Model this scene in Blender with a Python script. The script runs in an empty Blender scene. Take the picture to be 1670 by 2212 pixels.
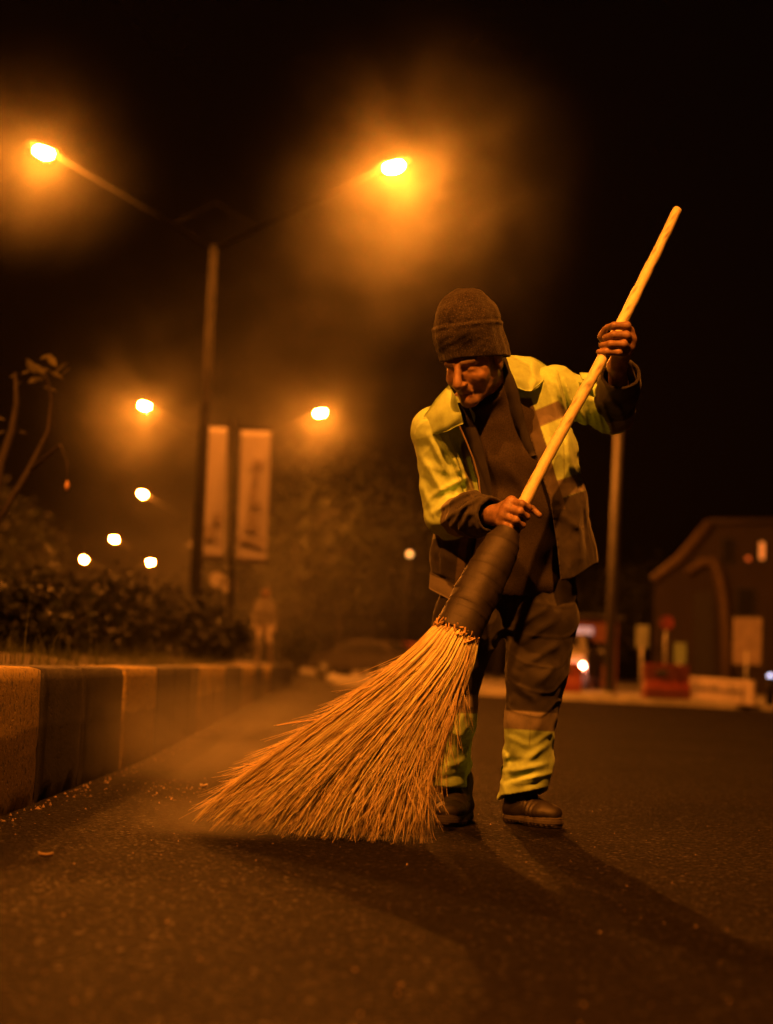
import bpy, math, random
import numpy as np
from mathutils import Vector, Matrix

rnd = random.Random(7)
nr = np.random.RandomState(7)
SC = bpy.context.scene
COL = SC.collection

# ------------------------------------------------------------------ camera
FPX, CX, CY = 3250.0, 835.0, 1106.0          # focal length and centre on a 1670 x 2212 sheet
PITCH, ROLL, CAMZ = math.radians(5.9), math.radians(2.4), 0.48
_cp, _sp, _cr, _sr = math.cos(PITCH), math.sin(PITCH), math.cos(ROLL), math.sin(ROLL)
AF = np.array([0, _cp, _sp]); _U0 = np.array([0, -_sp, _cp]); _X0 = np.array([1.0, 0, 0])
AR = _X0 * _cr + _U0 * _sr
AU = _U0 * _cr - _X0 * _sr
CAM = np.array([0, 0, CAMZ])

def W(px, py, Y):
    """world point at depth Y seen at sheet position (px, py)"""
    d = AF + AR * ((px - CX) / FPX) - AU * ((py - CY) / FPX)
    return CAM + d * (Y / d[1])

def sheet(P):
    d = np.asarray(P, float) - CAM
    w = d @ AF
    return CX + FPX * (d @ AR) / w, CY - FPX * (d @ AU) / w

cam = bpy.data.cameras.new('camera')
cam.sensor_fit = 'VERTICAL'; cam.sensor_height = 36.0; cam.sensor_width = 36.0
cam.lens = FPX / 2212.0 * 36.0
cam.clip_start = 0.05; cam.clip_end = 1000
cam.dof.use_dof = True; cam.dof.focus_distance = 4.47; cam.dof.aperture_fstop = cam.lens / 29.5
cam.dof.aperture_blades = 0
camo = bpy.data.objects.new('camera', cam); COL.objects.link(camo)
M = Matrix(((AR[0], AU[0], -AF[0], 0), (AR[1], AU[1], -AF[1], 0), (AR[2], AU[2], -AF[2], CAMZ), (0, 0, 0, 1)))
camo.matrix_world = M
SC.camera = camo

# ------------------------------------------------------------------ night sky, exposure
wd = bpy.data.worlds.new('World'); SC.world = wd; wd.use_nodes = True
nt = wd.node_tree; nt.nodes.clear()
sky = nt.nodes.new('ShaderNodeTexSky'); sky.sky_type = 'NISHITA'; sky.sun_disc = False
sky.sun_elevation = math.radians(-5.0); sky.sun_rotation = math.radians(120)
bg = nt.nodes.new('ShaderNodeBackground'); bg.inputs['Strength'].default_value = 0.05
wo = nt.nodes.new('ShaderNodeOutputWorld')
nt.links.new(sky.outputs[0], bg.inputs[0]); nt.links.new(bg.outputs[0], wo.inputs[0])
SC.view_settings.view_transform = 'Standard'
SC.view_settings.look = 'None'
SC.view_settings.exposure = 0.0
SC.view_settings.gamma = 1.0
SC.view_settings.use_curve_mapping = False
cy = SC.cycles
cy.use_denoising = True
try:
    cy.denoiser = 'OPENIMAGEDENOISE'; cy.denoising_prefilter = 'ACCURATE'; cy.denoising_input_passes = 'RGB_ALBEDO_NORMAL'
except Exception:
    pass
cy.max_bounces = 6; cy.diffuse_bounces = 2; cy.glossy_bounces = 2; cy.transmission_bounces = 4
cy.volume_bounces = 1; cy.transparent_max_bounces = 8
cy.sample_clamp_indirect = 2.0
cy.caustics_reflective = False; cy.caustics_refractive = False
cy.use_light_tree = True
SODIUM = (1.0, 0.240, 0.016)
LAMP_L = 19300.0          # radiance of every street lamp's glass bowl

# ------------------------------------------------------------------ helpers
def tag(o, label=None, cat=None, group=None, kind=None):
    if label: o['label'] = label
    if cat: o['category'] = cat
    if group: o['group'] = group
    if kind: o['kind'] = kind
    return o

def wloc(o):
    v = Vector((0, 0, 0))
    while o is not None:
        v = v + o.location; o = o.parent
    return v

def link(name, me, mat=None, parent=None, loc=None):
    o = bpy.data.objects.new(name, me)
    COL.objects.link(o)
    if parent is not None: o.parent = parent
    if loc is not None: o.location = loc
    if mat is not None and me is not None and len(me.materials) == 0: me.materials.append(mat)
    return o

def empty(name, loc):
    o = bpy.data.objects.new(name, None); COL.objects.link(o); o.location = Vector(loc)
    o.empty_display_size = 0.1
    return o

def npmesh(name, V, F, smooth=True, color=None):
    """F: (n,3) or (n,4) int array"""
    V = np.asarray(V, np.float32); F = np.asarray(F, np.int32)
    me = bpy.data.meshes.new(name)
    me.vertices.add(len(V)); me.vertices.foreach_set('co', V.ravel())
    k = F.shape[1]
    me.loops.add(F.size); me.loops.foreach_set('vertex_index', F.ravel())
    me.polygons.add(len(F))
    me.polygons.foreach_set('loop_start', np.arange(0, F.size, k, dtype=np.int32))
    try: me.polygons.foreach_set('loop_total', np.full(len(F), k, np.int32))
    except Exception: pass
    if smooth: me.polygons.foreach_set('use_smooth', np.ones(len(F), bool))
    if color is not None:
        a = me.color_attributes.new('Col', 'FLOAT_COLOR', 'POINT')
        c = np.ones((len(V), 4), np.float32); c[:, :3] = color
        a.data.foreach_set('color', c.ravel())
    me.update(calc_edges=True)
    me.validate()
    return me

def obj(name, V, F, mat, parent=None, smooth=True, color=None, base=None):
    """mesh given in world coordinates; stored relative to its parent or to base"""
    V = np.asarray(V, float)
    if parent is not None:
        V = V - np.array(wloc(parent)); return link(name, npmesh(name, V, F, smooth, color), mat, parent)
    if base is not None:
        V = V - np.asarray(base); return link(name, npmesh(name, V, F, smooth, color), mat, None, Vector(base))
    return link(name, npmesh(name, V, F, smooth, color), mat)

class MB:
    """collects quads and triangles (padded) of boxes and tubes into one mesh"""
    def __init__(s): s.V = []; s.F = []
    def raw(s, V, F):
        n = len(s.V); s.V.extend([tuple(v) for v in V]); s.F.extend([tuple(i + n for i in f) for f in F])
        return s
    def box(s, c, size, rot=None, taper=(1, 1)):
        hx, hy, hz = [k / 2 for k in size]
        P = []
        for z, t in ((-hz, (1, 1)), (hz, taper)):
            for x, y in ((-hx, -hy), (hx, -hy), (hx, hy), (-hx, hy)):
                P.append(Vector((x * t[0], y * t[1], z)))
        if rot is not None: P = [rot @ p for p in P]
        c = Vector(c)
        return s.raw([p + c for p in P], [(3, 2, 1, 0), (4, 5, 6, 7), (0, 1, 5, 4), (1, 2, 6, 5), (2, 3, 7, 6), (3, 0, 4, 7)])
    def tube(s, pts, rad, n=10, cap=True):
        pts = [Vector(p) for p in pts]
        if not hasattr(rad, '__len__'): rad = [rad] * len(pts)
        rings = []; ref = None
        for i, p in enumerate(pts):
            t = (pts[min(i + 1, len(pts) - 1)] - pts[max(i - 1, 0)]).normalized()
            if ref is None: ref = Vector((0, 0, 1)) if abs(t.z) < 0.9 else Vector((1, 0, 0))
            a = t.cross(ref).normalized(); b = t.cross(a); ref = -b if False else a.cross(t)
            rings.append([p + (a * math.cos(2 * math.pi * k / n) + b * math.sin(2 * math.pi * k / n)) * rad[i] for k in range(n)])
        V = [v for r in rings for v in r]; F = []
        for i in range(len(pts) - 1):
            for k in range(n):
                F.append((i * n + k, i * n + (k + 1) % n, (i + 1) * n + (k + 1) % n, (i + 1) * n + k))
        if cap:
            F.append(tuple(range(n))[::-1]); F.append(tuple((len(pts) - 1) * n + k for k in range(n)))
        return s.raw(V, F)
    def build(s, name, mat, parent=None, smooth=False, base=None, bevel=0):
        V = np.array(s.V, float)
        off = np.array(wloc(parent)) if parent is not None else (np.asarray(base, float) if base is not None else np.zeros(3))
        me = bpy.data.meshes.new(name)
        me.from_pydata([tuple(v) for v in (V - off)], [], s.F)
        if smooth: me.polygons.foreach_set('use_smooth', [True] * len(me.polygons))
        me.update()
        o = link(name, me, mat, parent, Vector(off) if (parent is None and base is not None) else None)
        if bevel:
            b = o.modifiers.new('bevel', 'BEVEL'); b.width = bevel; b.segments = 2; b.limit_method = 'ANGLE'
        return o

def copy_tree(o, parent=None):
    c = o.copy(); COL.objects.link(c)
    if parent is not None: c.parent = parent
    for ch in [k for k in bpy.data.objects if k.parent == o]:
        copy_tree(ch, c)
    return c

# ------------------------------------------------------------------ materials
def new_mat(name):
    m = bpy.data.materials.new(name); m.use_nodes = True
    t = m.node_tree; b = t.nodes['Principled BSDF']
    return m, t, b

def nodes(t, kind, **kw):
    n = t.nodes.new(kind)
    for k, v in kw.items():
        if k in n.inputs: n.inputs[k].default_value = v
        else: setattr(n, k, v)
    return n

def noise(t, scale, detail=4, rough=0.55, vec=None, dist=0.0):
    n = nodes(t, 'ShaderNodeTexNoise', Scale=scale, Detail=detail, Roughness=rough, Distortion=dist)
    if vec is None:
        tc = t.nodes.new('ShaderNodeTexCoord'); vec = tc.outputs['Object']
    t.links.new(vec, n.inputs['Vector'])
    return n

def ramp(t, src, stops):
    r = t.nodes.new('ShaderNodeValToRGB')
    e = r.color_ramp.elements
    while len(e) < len(stops): e.new(0.5)
    for k, (p, c) in enumerate(stops):
        e[k].position = p; e[k].color = (*c, 1) if len(c) == 3 else c
    t.links.new(src, r.inputs[0])
    return r

def bump(t, b, src, strength, dist):
    n = nodes(t, 'ShaderNodeBump', Strength=strength, Distance=dist)
    t.links.new(src, n.inputs['Height']); t.links.new(n.outputs[0], b.inputs['Normal'])
    return n

def plain(name, col, rough=0.6, metal=0.0, var=0.25, scale=6.0, bmp=0.0, spec=0.5):
    m, t, b = new_mat(name)
    n = noise(t, scale)
    lo = tuple(c * (1 - var) for c in col); hi = tuple(min(1, c * (1 + var)) for c in col)
    r = ramp(t, n.outputs[0], [(0.3, lo), (0.7, hi)])
    t.links.new(r.outputs[0], b.inputs['Base Color'])
    b.inputs['Roughness'].default_value = rough; b.inputs['Metallic'].default_value = metal
    b.inputs['Specular IOR Level'].default_value = spec
    if bmp: bump(t, b, noise(t, scale * 8).outputs[0], 0.5, bmp)
    return m

def emit(name, col, strength):
    m, t, b = new_mat(name)
    b.inputs['Base Color'].default_value = (*[min(1, c) for c in col], 1)
    b.inputs['Emission Color'].default_value = (*col, 1)
    b.inputs['Emission Strength'].default_value = strength
    return m

def vcol(name, rough=0.8, nscale=60, var=0.12, bscale=900, bdist=0.0006, bstr=0.5, spec=0.3, sheen=0.0, fleck=None):
    """colour from the mesh's own colour attribute, broken up by fine grain"""
    m, t, b = new_mat(name)
    a = nodes(t, 'ShaderNodeVertexColor', layer_name='Col')
    n = noise(t, nscale, 5, 0.6)
    mr = nodes(t, 'ShaderNodeMapRange'); mr.inputs['From Min'].default_value = 0.3; mr.inputs['From Max'].default_value = 0.7
    mr.inputs['To Min'].default_value = 1 - var; mr.inputs['To Max'].default_value = 1 + var
    t.links.new(n.outputs[0], mr.inputs[0])
    mx = nodes(t, 'ShaderNodeMix', data_type='RGBA', blend_type='MULTIPLY'); mx.inputs[0].default_value = 1.0
    t.links.new(a.outputs[0], mx.inputs[6]); t.links.new(mr.outputs[0], mx.inputs[7])
    t.links.new(mx.outputs[2], b.inputs['Base Color'])
    b.inputs['Roughness'].default_value = rough; b.inputs['Specular IOR Level'].default_value = spec
    if sheen:
        b.inputs['Sheen Weight'].default_value = sheen
    bump(t, b, noise(t, bscale, 3, 0.7).outputs[0], bstr, bdist)
    return m

# ------------------------------------------------------------------ signed distance fields -> meshes
def N3(v):
    v = np.asarray(v, float); return v / np.linalg.norm(v)

def smin(a, b, k):
    if k <= 0: return np.minimum(a, b)
    h = np.clip(0.5 + 0.5 * (b - a) / k, 0, 1)
    return b * (1 - h) + a * h - k * h * (1 - h)

def smax(a, b, k): return -smin(-a, -b, k)

class P:
    def __init__(s, f, lo, hi): s.f = f; s.lo = np.asarray(lo, float); s.hi = np.asarray(hi, float)
    def __call__(s, X, Y, Z): return s.f(X, Y, Z)

def cone(a, b, ra, rb):
    a = np.asarray(a, float); b = np.asarray(b, float); ab = b - a; L2 = ab @ ab + 1e-12
    def f(X, Y, Z):
        x = X - a[0]; y = Y - a[1]; z = Z - a[2]
        t = np.clip((x * ab[0] + y * ab[1] + z * ab[2]) / L2, 0, 1)
        return np.sqrt((x - t * ab[0]) ** 2 + (y - t * ab[1]) ** 2 + (z - t * ab[2]) ** 2) - (ra + (rb - ra) * t)
    r = max(ra, rb)
    return P(f, np.minimum(a, b) - r, np.maximum(a, b) + r)

def ellcone(a, b, ra, rb, U):
    """elliptic cone: ra, rb = (half width along U, half depth)"""
    a = np.asarray(a, float); b = np.asarray(b, float); L = np.linalg.norm(b - a); n = (b - a) / L
    U = np.asarray(U, float); u = N3(U - n * (U @ n)); w = np.cross(n, u)
    def f(X, Y, Z):
        x = X - a[0]; y = Y - a[1]; z = Z - a[2]
        s = x * n[0] + y * n[1] + z * n[2]
        tl = np.clip(s, 0, L); t = tl / L; rem = s - tl
        du = x * u[0] + y * u[1] + z * u[2]; dw = x * w[0] + y * w[1] + z * w[2]
        ru = ra[0] + (rb[0] - ra[0]) * t; rw = ra[1] + (rb[1] - ra[1]) * t
        rr = np.sqrt((du / ru) ** 2 + (dw / rw) ** 2 + (rem / np.minimum(ru, rw)) ** 2) + 1e-6
        return (rr - 1) * np.sqrt(du * du + dw * dw + rem * rem) / rr
    r = max(*ra, *rb)
    return P(f, np.minimum(a, b) - r, np.maximum(a, b) + r)

def ellip(c, R, rad):
    c = np.asarray(c, float); R = np.asarray(R, float); rad = np.asarray(rad, float)
    def f(X, Y, Z):
        x = X - c[0]; y = Y - c[1]; z = Z - c[2]
        q = [x * R[0, k] + y * R[1, k] + z * R[2, k] for k in range(3)]
        rr = np.sqrt(sum((q[k] / rad[k]) ** 2 for k in range(3))) + 1e-6
        return (rr - 1) * np.sqrt(sum(v * v for v in q)) / rr
    r = rad.max()
    return P(f, c - r, c + r)

def chain(pts, rads): return [cone(pts[i], pts[i + 1], rads[i], rads[i + 1]) for i in range(len(pts) - 1)]

def union(prims, k):
    def f(X, Y, Z):
        d = prims[0](X, Y, Z)
        for p in prims[1:]: d = smin(d, p(X, Y, Z), k)
        return d
    return P(f, np.min([p.lo for p in prims], 0), np.max([p.hi for p in prims], 0))

class Vox:
    def __init__(s, lo, hi, h):
        s.lo = np.asarray(lo, float); s.h = h
        s.n = np.ceil((np.asarray(hi, float) - s.lo) / h).astype(int) + 1
        s.D = np.full(s.n, 0.25, np.float32)
    def reg(s, lo, hi):
        i0 = np.clip(np.floor((lo - s.lo) / s.h).astype(int), 0, s.n); i1 = np.clip(np.ceil((hi - s.lo) / s.h).astype(int) + 1, 0, s.n)
        sl = tuple(slice(a, b) for a, b in zip(i0, i1))
        ax = [(s.lo[k] + s.h * np.arange(i0[k], i1[k])).astype(np.float32) for k in range(3)]
        return sl, ax[0][:, None, None], ax[1][None, :, None], ax[2][None, None, :]
    def add(s, p, k=0.0, m=0.02):
        sl, X, Y, Z = s.reg(p.lo - m - k, p.hi + m + k)
        s.D[sl] = smin(s.D[sl], p(X, Y, Z).astype(np.float32), k)
    def sub(s, p, k=0.0, m=0.01):
        sl, X, Y, Z = s.reg(p.lo - m - k, p.hi + m + k)
        s.D[sl] = smax(s.D[sl], -p(X, Y, Z).astype(np.float32), k)
    def apply(s, fn, lo=None, hi=None):
        sl, X, Y, Z = s.reg(s.lo if lo is None else np.asarray(lo), s.lo + s.n * s.h if hi is None else np.asarray(hi))
        s.D[sl] = fn(s.D[sl], X, Y, Z)
    def mesh(s, smooth_it=1):
        D = s.D; I = D < 0
        c = np.zeros(tuple(k - 1 for k in D.shape), np.uint8)
        for a in (0, 1):
            for b in (0, 1):
                for d in (0, 1):
                    c += I[a:D.shape[0] - 1 + a, b:D.shape[1] - 1 + b, d:D.shape[2] - 1 + d]
        cells = np.argwhere((c > 0) & (c < 8))
        idx = np.full(c.shape, -1, np.int32); idx[tuple(cells.T)] = np.arange(len(cells))
        off = np.array([(a, b, d) for a in (0, 1) for b in (0, 1) for d in (0, 1)])
        cv = np.stack([D[tuple((cells + o).T)] for o in off], 1)
        acc = np.zeros((len(cells), 3)); cnt = np.zeros(len(cells))
        for i in range(8):
            for j in range(i + 1, 8):
                if np.abs(off[i] - off[j]).sum() != 1: continue
                m = (cv[:, i] < 0) != (cv[:, j] < 0)
                t = cv[m, i] / (cv[m, i] - cv[m, j])
                acc[m] += off[i] + t[:, None] * (off[j] - off[i]); cnt[m] += 1
        V = s.lo + s.h * (cells + acc / cnt[:, None])
        F = []
        for ax in range(3):
            o1, o2 = (ax + 1) % 3, (ax + 2) % 3
            A = [slice(1, -1)] * 3; B = [slice(1, -1)] * 3
            A[ax] = slice(0, -1); B[ax] = slice(1, None)
            a = I[tuple(A)]; b = I[tuple(B)]
            e = np.argwhere(a != b)
            fl = a[tuple(e.T)]
            e = e + 1; e[:, ax] -= 1
            d1 = np.zeros(3, int); d1[o1] = 1; d2 = np.zeros(3, int); d2[o2] = 1
            q = np.stack([idx[tuple((e - d1 - d2).T)], idx[tuple((e - d2).T)], idx[tuple(e.T)], idx[tuple((e - d1).T)]], 1)
            q[~fl] = q[~fl][:, ::-1]
            F.append(q)
        F = np.concatenate(F); F = F[(F >= 0).all(1)]
        # keep only the main piece
        lab = np.arange(len(V))
        E = np.concatenate([F[:, [0, 1]], F[:, [1, 2]], F[:, [2, 3]], F[:, [3, 0]]])
        while True:
            old = lab.copy(); m = np.minimum(lab[E[:, 0]], lab[E[:, 1]])
            np.minimum.at(lab, E[:, 0], m); np.minimum.at(lab, E[:, 1], m); lab = lab[lab]
            if (lab == old).all(): break
        big = np.bincount(lab).argmax(); keep = lab == big
        new = np.cumsum(keep) - 1; F = new[F[keep[F[:, 0]]]]; V = V[keep]
        for _ in range(smooth_it):
            S = np.zeros_like(V); n = np.zeros(len(V))
            for k in range(4):
                a, b = F[:, k], F[:, (k + 1) % 4]
                for d in range(3):
                    S[:, d] += np.bincount(a, V[b, d], len(V)) + np.bincount(b, V[a, d], len(V))
                n += np.bincount(a, minlength=len(V)) + np.bincount(b, minlength=len(V))
            V = V * 0.4 + 0.6 * S / np.maximum(n, 1)[:, None]
        return V, F

class Wob:
    """smooth random field made of sines"""
    def __init__(s, seed, scale, n=7):
        r = np.random.RandomState(seed)
        s.k = r.normal(size=(n, 3)); s.k /= np.linalg.norm(s.k, axis=1)[:, None]
        s.k *= 2 * math.pi / scale * r.uniform(0.6, 1.5, (n, 1)); s.p = r.uniform(0, 6.28, n); s.n = n
    def __call__(s, X, Y, Z, st=(1, 1, 1)):
        d = 0
        for k, p in zip(s.k, s.p): d = d + np.sin(k[0] * st[0] * X + k[1] * st[1] * Y + k[2] * st[2] * Z + p)
        return d / math.sqrt(s.n)

def seg2(X, Z, a, b):
    """distance in the x-z plane to segment a-b, and position along it"""
    a = np.asarray(a, float); b = np.asarray(b, float); ab = b - a
    t = np.clip(((X - a[0]) * ab[0] + (Z - a[1]) * ab[1]) / (ab @ ab), 0, 1)
    return np.sqrt((X - a[0] - t * ab[0]) ** 2 + (Z - a[1] - t * ab[1]) ** 2), t

def mixc(c, m, col):
    m = np.clip(m, 0, 1)[:, None]; return c * (1 - m) + np.asarray(col) * m

def tubes(polys, rads, sides=4):
    """many thin tubes -> one V,F. polys (n,k,3), rads (n,k)"""
    polys = np.asarray(polys, float); rads = np.asarray(rads, float); n, k, _ = polys.shape
    T = np.gradient(polys, axis=1); T /= np.linalg.norm(T, axis=2, keepdims=True) + 1e-9
    ref = np.array([0.31, -0.9, 0.2]); A = np.cross(T, ref); A /= np.linalg.norm(A, axis=2, keepdims=True) + 1e-9
    B = np.cross(T, A)
    ang = np.arange(sides) * 2 * math.pi / sides
    V = polys[:, :, None, :] + rads[:, :, None, None] * (A[:, :, None, :] * np.cos(ang)[None, None, :, None] + B[:, :, None, :] * np.sin(ang)[None, None, :, None])
    base = np.arange(n)[:, None, None] * (k * sides) + np.arange(k - 1)[None, :, None] * sides
    j = np.arange(sides)[None, None, :]; j2 = (j + 1) % sides
    F = np.stack([base + j, base + j2, base + sides + j2, base + sides + j], -1).reshape(-1, 4)
    return V.reshape(-1, 3), F
# ------------------------------------------------------------------ the setting
def asphalt():
    m, t, b = new_mat('asphalt')
    tc = t.nodes.new('ShaderNodeTexCoord')
    big = noise(t, 0.7, 5, 0.6, tc.outputs['Object'])
    fine = noise(t, 55, 5, 0.75, tc.outputs['Object'])
    vor = nodes(t, 'ShaderNodeTexVoronoi', Scale=120.0); t.links.new(tc.outputs['Object'], vor.inputs['Vector'])
    r1 = ramp(t, big.outputs[0], [(0.3, (0.0090, 0.0078, 0.0070)), (0.7, (0.0150, 0.0132, 0.0118))])
    r2 = ramp(t, vor.outputs['Color'], [(0.0, (0.6, 0.6, 0.6)), (0.80, (1.0, 1.0, 1.0)), (0.92, (1.8, 1.7, 1.6)), (1.0, (2.8, 2.7, 2.5))])
    mx = nodes(t, 'ShaderNodeMix', data_type='RGBA', blend_type='MULTIPLY'); mx.inputs[0].default_value = 1
    t.links.new(r1.outputs[0], mx.inputs[6]); t.links.new(r2.outputs[0], mx.inputs[7])
    t.links.new(mx.outputs[2], b.inputs['Base Color'])
    rr = ramp(t, big.outputs[0], [(0.3, (0.62,) * 3), (0.7, (0.74,) * 3)])
    t.links.new(rr.outputs[0], b.inputs['Roughness'])
    sp = ramp(t, vor.outputs['Color'], [(0.0, (0.006,) * 3), (0.6, (0.012,) * 3), (0.85, (0.04,) * 3), (0.97, (0.4,) * 3)])
    t.links.new(sp.outputs[0], b.inputs['Specular IOR Level'])
    ad = nodes(t, 'ShaderNodeMath', operation='ADD')
    t.links.new(fine.outputs[0], ad.inputs[0]); t.links.new(vor.outputs['Distance'], ad.inputs[1])
    bump(t, b, ad.outputs[0], 0.7, 0.009)
    return m
M_asphalt = asphalt()
M_soil = plain('soil', (0.06, 0.045, 0.03), 0.95, var=0.5, scale=12, bmp=0.01)
M_earth = plain('earth', (0.06, 0.055, 0.05), 0.95, var=0.3, scale=0.5)
M_paving = plain('paving', (0.16, 0.15, 0.14), 0.85, var=0.25, scale=3, bmp=0.004)
M_galv = plain('galvanised_steel', (0.33, 0.33, 0.33), 0.45, 0.4, var=0.15)
M_dark = plain('dark_metal', (0.03, 0.03, 0.032), 0.5, 0.2)
M_white = plain('white_paint', (0.72, 0.70, 0.70), 0.6, var=0.06)
M_rubber = plain('rubber', (0.02, 0.02, 0.02), 0.8)

def sheet_obj(name, x0, x1, y0, y1, z, mat, kind='structure'):
    o = obj(name, [(x0, y0, z), (x1, y0, z), (x1, y1, z), (x0, y1, z)], [(0, 1, 2, 3)], mat, smooth=False)
    return tag(o, kind=kind)
sheet_obj('ground', -150, 150, -12, 290, -0.02, M_earth)
# the road is one gently uneven sheet with finer cells near the sweeper
def road():
    xs = np.concatenate([np.linspace(-60, -6, 12), np.linspace(-5, 5, 41), np.linspace(6, 60, 12)])
    ys = np.concatenate([np.linspace(-8, 1, 10), np.linspace(1.25, 12, 44), np.linspace(13, 230, 40)])
    X, Y = np.meshgrid(xs, ys, indexing='ij')
    w = Wob(3, 3.5)
    Z = 0.004 * w(X, Y, X * 0) * (np.hypot(X, Y - 4.5) > 1.3)
    V = np.stack([X, Y, Z], -1).reshape(-1, 3); n, k = X.shape
    i = np.arange(n - 1)[:, None] * k + np.arange(k - 1)[None]
    F = np.stack([i, i + k, i + k + 1, i + 1], -1).reshape(-1, 4)
    tag(obj('road', V, F, M_asphalt), kind='structure')
road()

KH = 0.435
def kx(y): return -1.085 - 0.0352 * max(0, y - 7) - 0.0012 * max(0, y - 34) ** 2

# right-hand pavement: a kerb step and a slab of paving behind it
EDGE = [(60, 16), (26, 20.5), (13, 24.5), (7, 27), (3, 30), (-1.0, 34.5), (-1.6, 45), (-2.0, 60), (-4, 80), (-11, 113), (-18, 140), (-40, 190)]
def pavement():
    out = [(150, 16), (150, 285), (-60, 285), (-60, 190)]
    top = [Vector((x, y, 0.13)) for x, y in EDGE] + []
    mb = MB()
    for (x0, y0), (x1, y1) in zip(EDGE[:-1], EDGE[1:]):
        a, b = Vector((x0, y0, 0)), Vector((x1, y1, 0)); n = Vector((y1 - y0, -(x1 - x0), 0)).normalized()
        if n.y < 0 and abs(n.y) > abs(n.x): n = -n
        if abs(n.x) >= abs(n.y) and n.x < 0: n = -n
        P0 = [a, b, b + Vector((0, 0, .13)), a + Vector((0, 0, .13)), a + n * .3 + Vector((0, 0, .135)), b + n * .3 + Vector((0, 0, .135))]
        mb.raw(P0, [(0, 1, 2, 3), (3, 2, 5, 4)])
    k = mb.build('pavement_kerb', plain('kerb_concrete', (0.24, 0.23, 0.21), 0.85, var=0.3, scale=2)); tag(k, kind='structure')
    V = []; F = []
    for (x, y) in EDGE:
        V += [(x, y, 0.128), (150, max(y, 16) + 0.0, 0.128)]
    for i in range(len(EDGE) - 1): F.append((2 * i, 2 * i + 1, 2 * i + 3, 2 * i + 2))
    tag(obj('pavement', V, F, M_paving, smooth=False), kind='structure')
pavement()

# ---- painted median kerb, stone by stone
def kerb_mat(name, paint, wear):
    m, t, b = new_mat(name)
    tc = t.nodes.new('ShaderNodeTexCoord')
    n1 = noise(t, 30, 6, 0.7, tc.outputs['Object']); n2 = noise(t, 45, 5, 0.7, tc.outputs['Object'])
    conc = ramp(t, n2.outputs[0], [(0.3, (0.07, 0.062, 0.055)), (0.7, (0.17, 0.155, 0.14))])
    pr = ramp(t, n2.outputs[0], [(0.35, tuple(c * .7 for c in paint)), (0.7, paint)])
    mx = nodes(t, 'ShaderNodeMix', data_type='RGBA')
    mask = ramp(t, n1.outputs[0], [(wear, (0, 0, 0)), (wear + 0.06, (1, 1, 1))])
    t.links.new(mask.outputs[0], mx.inputs[0]); t.links.new(conc.outputs[0], mx.inputs[6]); t.links.new(pr.outputs[0], mx.inputs[7])
    # the foot of the kerb is darker up to about half its height, with a wavy edge
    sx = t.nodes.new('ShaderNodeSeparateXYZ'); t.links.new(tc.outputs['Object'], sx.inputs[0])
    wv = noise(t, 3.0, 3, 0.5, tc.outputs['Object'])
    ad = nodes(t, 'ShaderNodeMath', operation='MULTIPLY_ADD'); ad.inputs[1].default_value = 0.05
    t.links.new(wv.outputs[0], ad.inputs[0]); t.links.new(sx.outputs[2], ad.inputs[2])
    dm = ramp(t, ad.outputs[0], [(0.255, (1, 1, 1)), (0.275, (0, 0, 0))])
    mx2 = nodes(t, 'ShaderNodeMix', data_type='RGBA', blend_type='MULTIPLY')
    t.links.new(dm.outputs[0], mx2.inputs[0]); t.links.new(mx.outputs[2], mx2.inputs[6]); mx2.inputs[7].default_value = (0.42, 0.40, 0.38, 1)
    t.links.new(mx2.outputs[2], b.inputs['Base Color'])
    b.inputs['Roughness'].default_value = 0.85; b.inputs['Specular IOR Level'].default_value = 0.25
    vs = nodes(t, 'ShaderNodeTexVoronoi', Scale=38.0); t.links.new(tc.outputs['Object'], vs.inputs['Vector'])
    pit = ramp(t, vs.outputs['Distance'], [(0.0, (0, 0, 0)), (0.22, (1, 1, 1))])
    md = nodes(t, 'ShaderNodeMath', operation='ADD'); t.links.new(pit.outputs[0], md.inputs[0]); t.links.new(n2.outputs[0], md.inputs[1])
    bump(t, b, md.outputs[0], 0.5, 0.006)
    return m
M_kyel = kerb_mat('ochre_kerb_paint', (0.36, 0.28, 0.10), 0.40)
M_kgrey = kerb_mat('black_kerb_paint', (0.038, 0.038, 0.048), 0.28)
kerb = tag(empty('kerb', (-1.085, 4.0, 0)), kind='structure')
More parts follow.
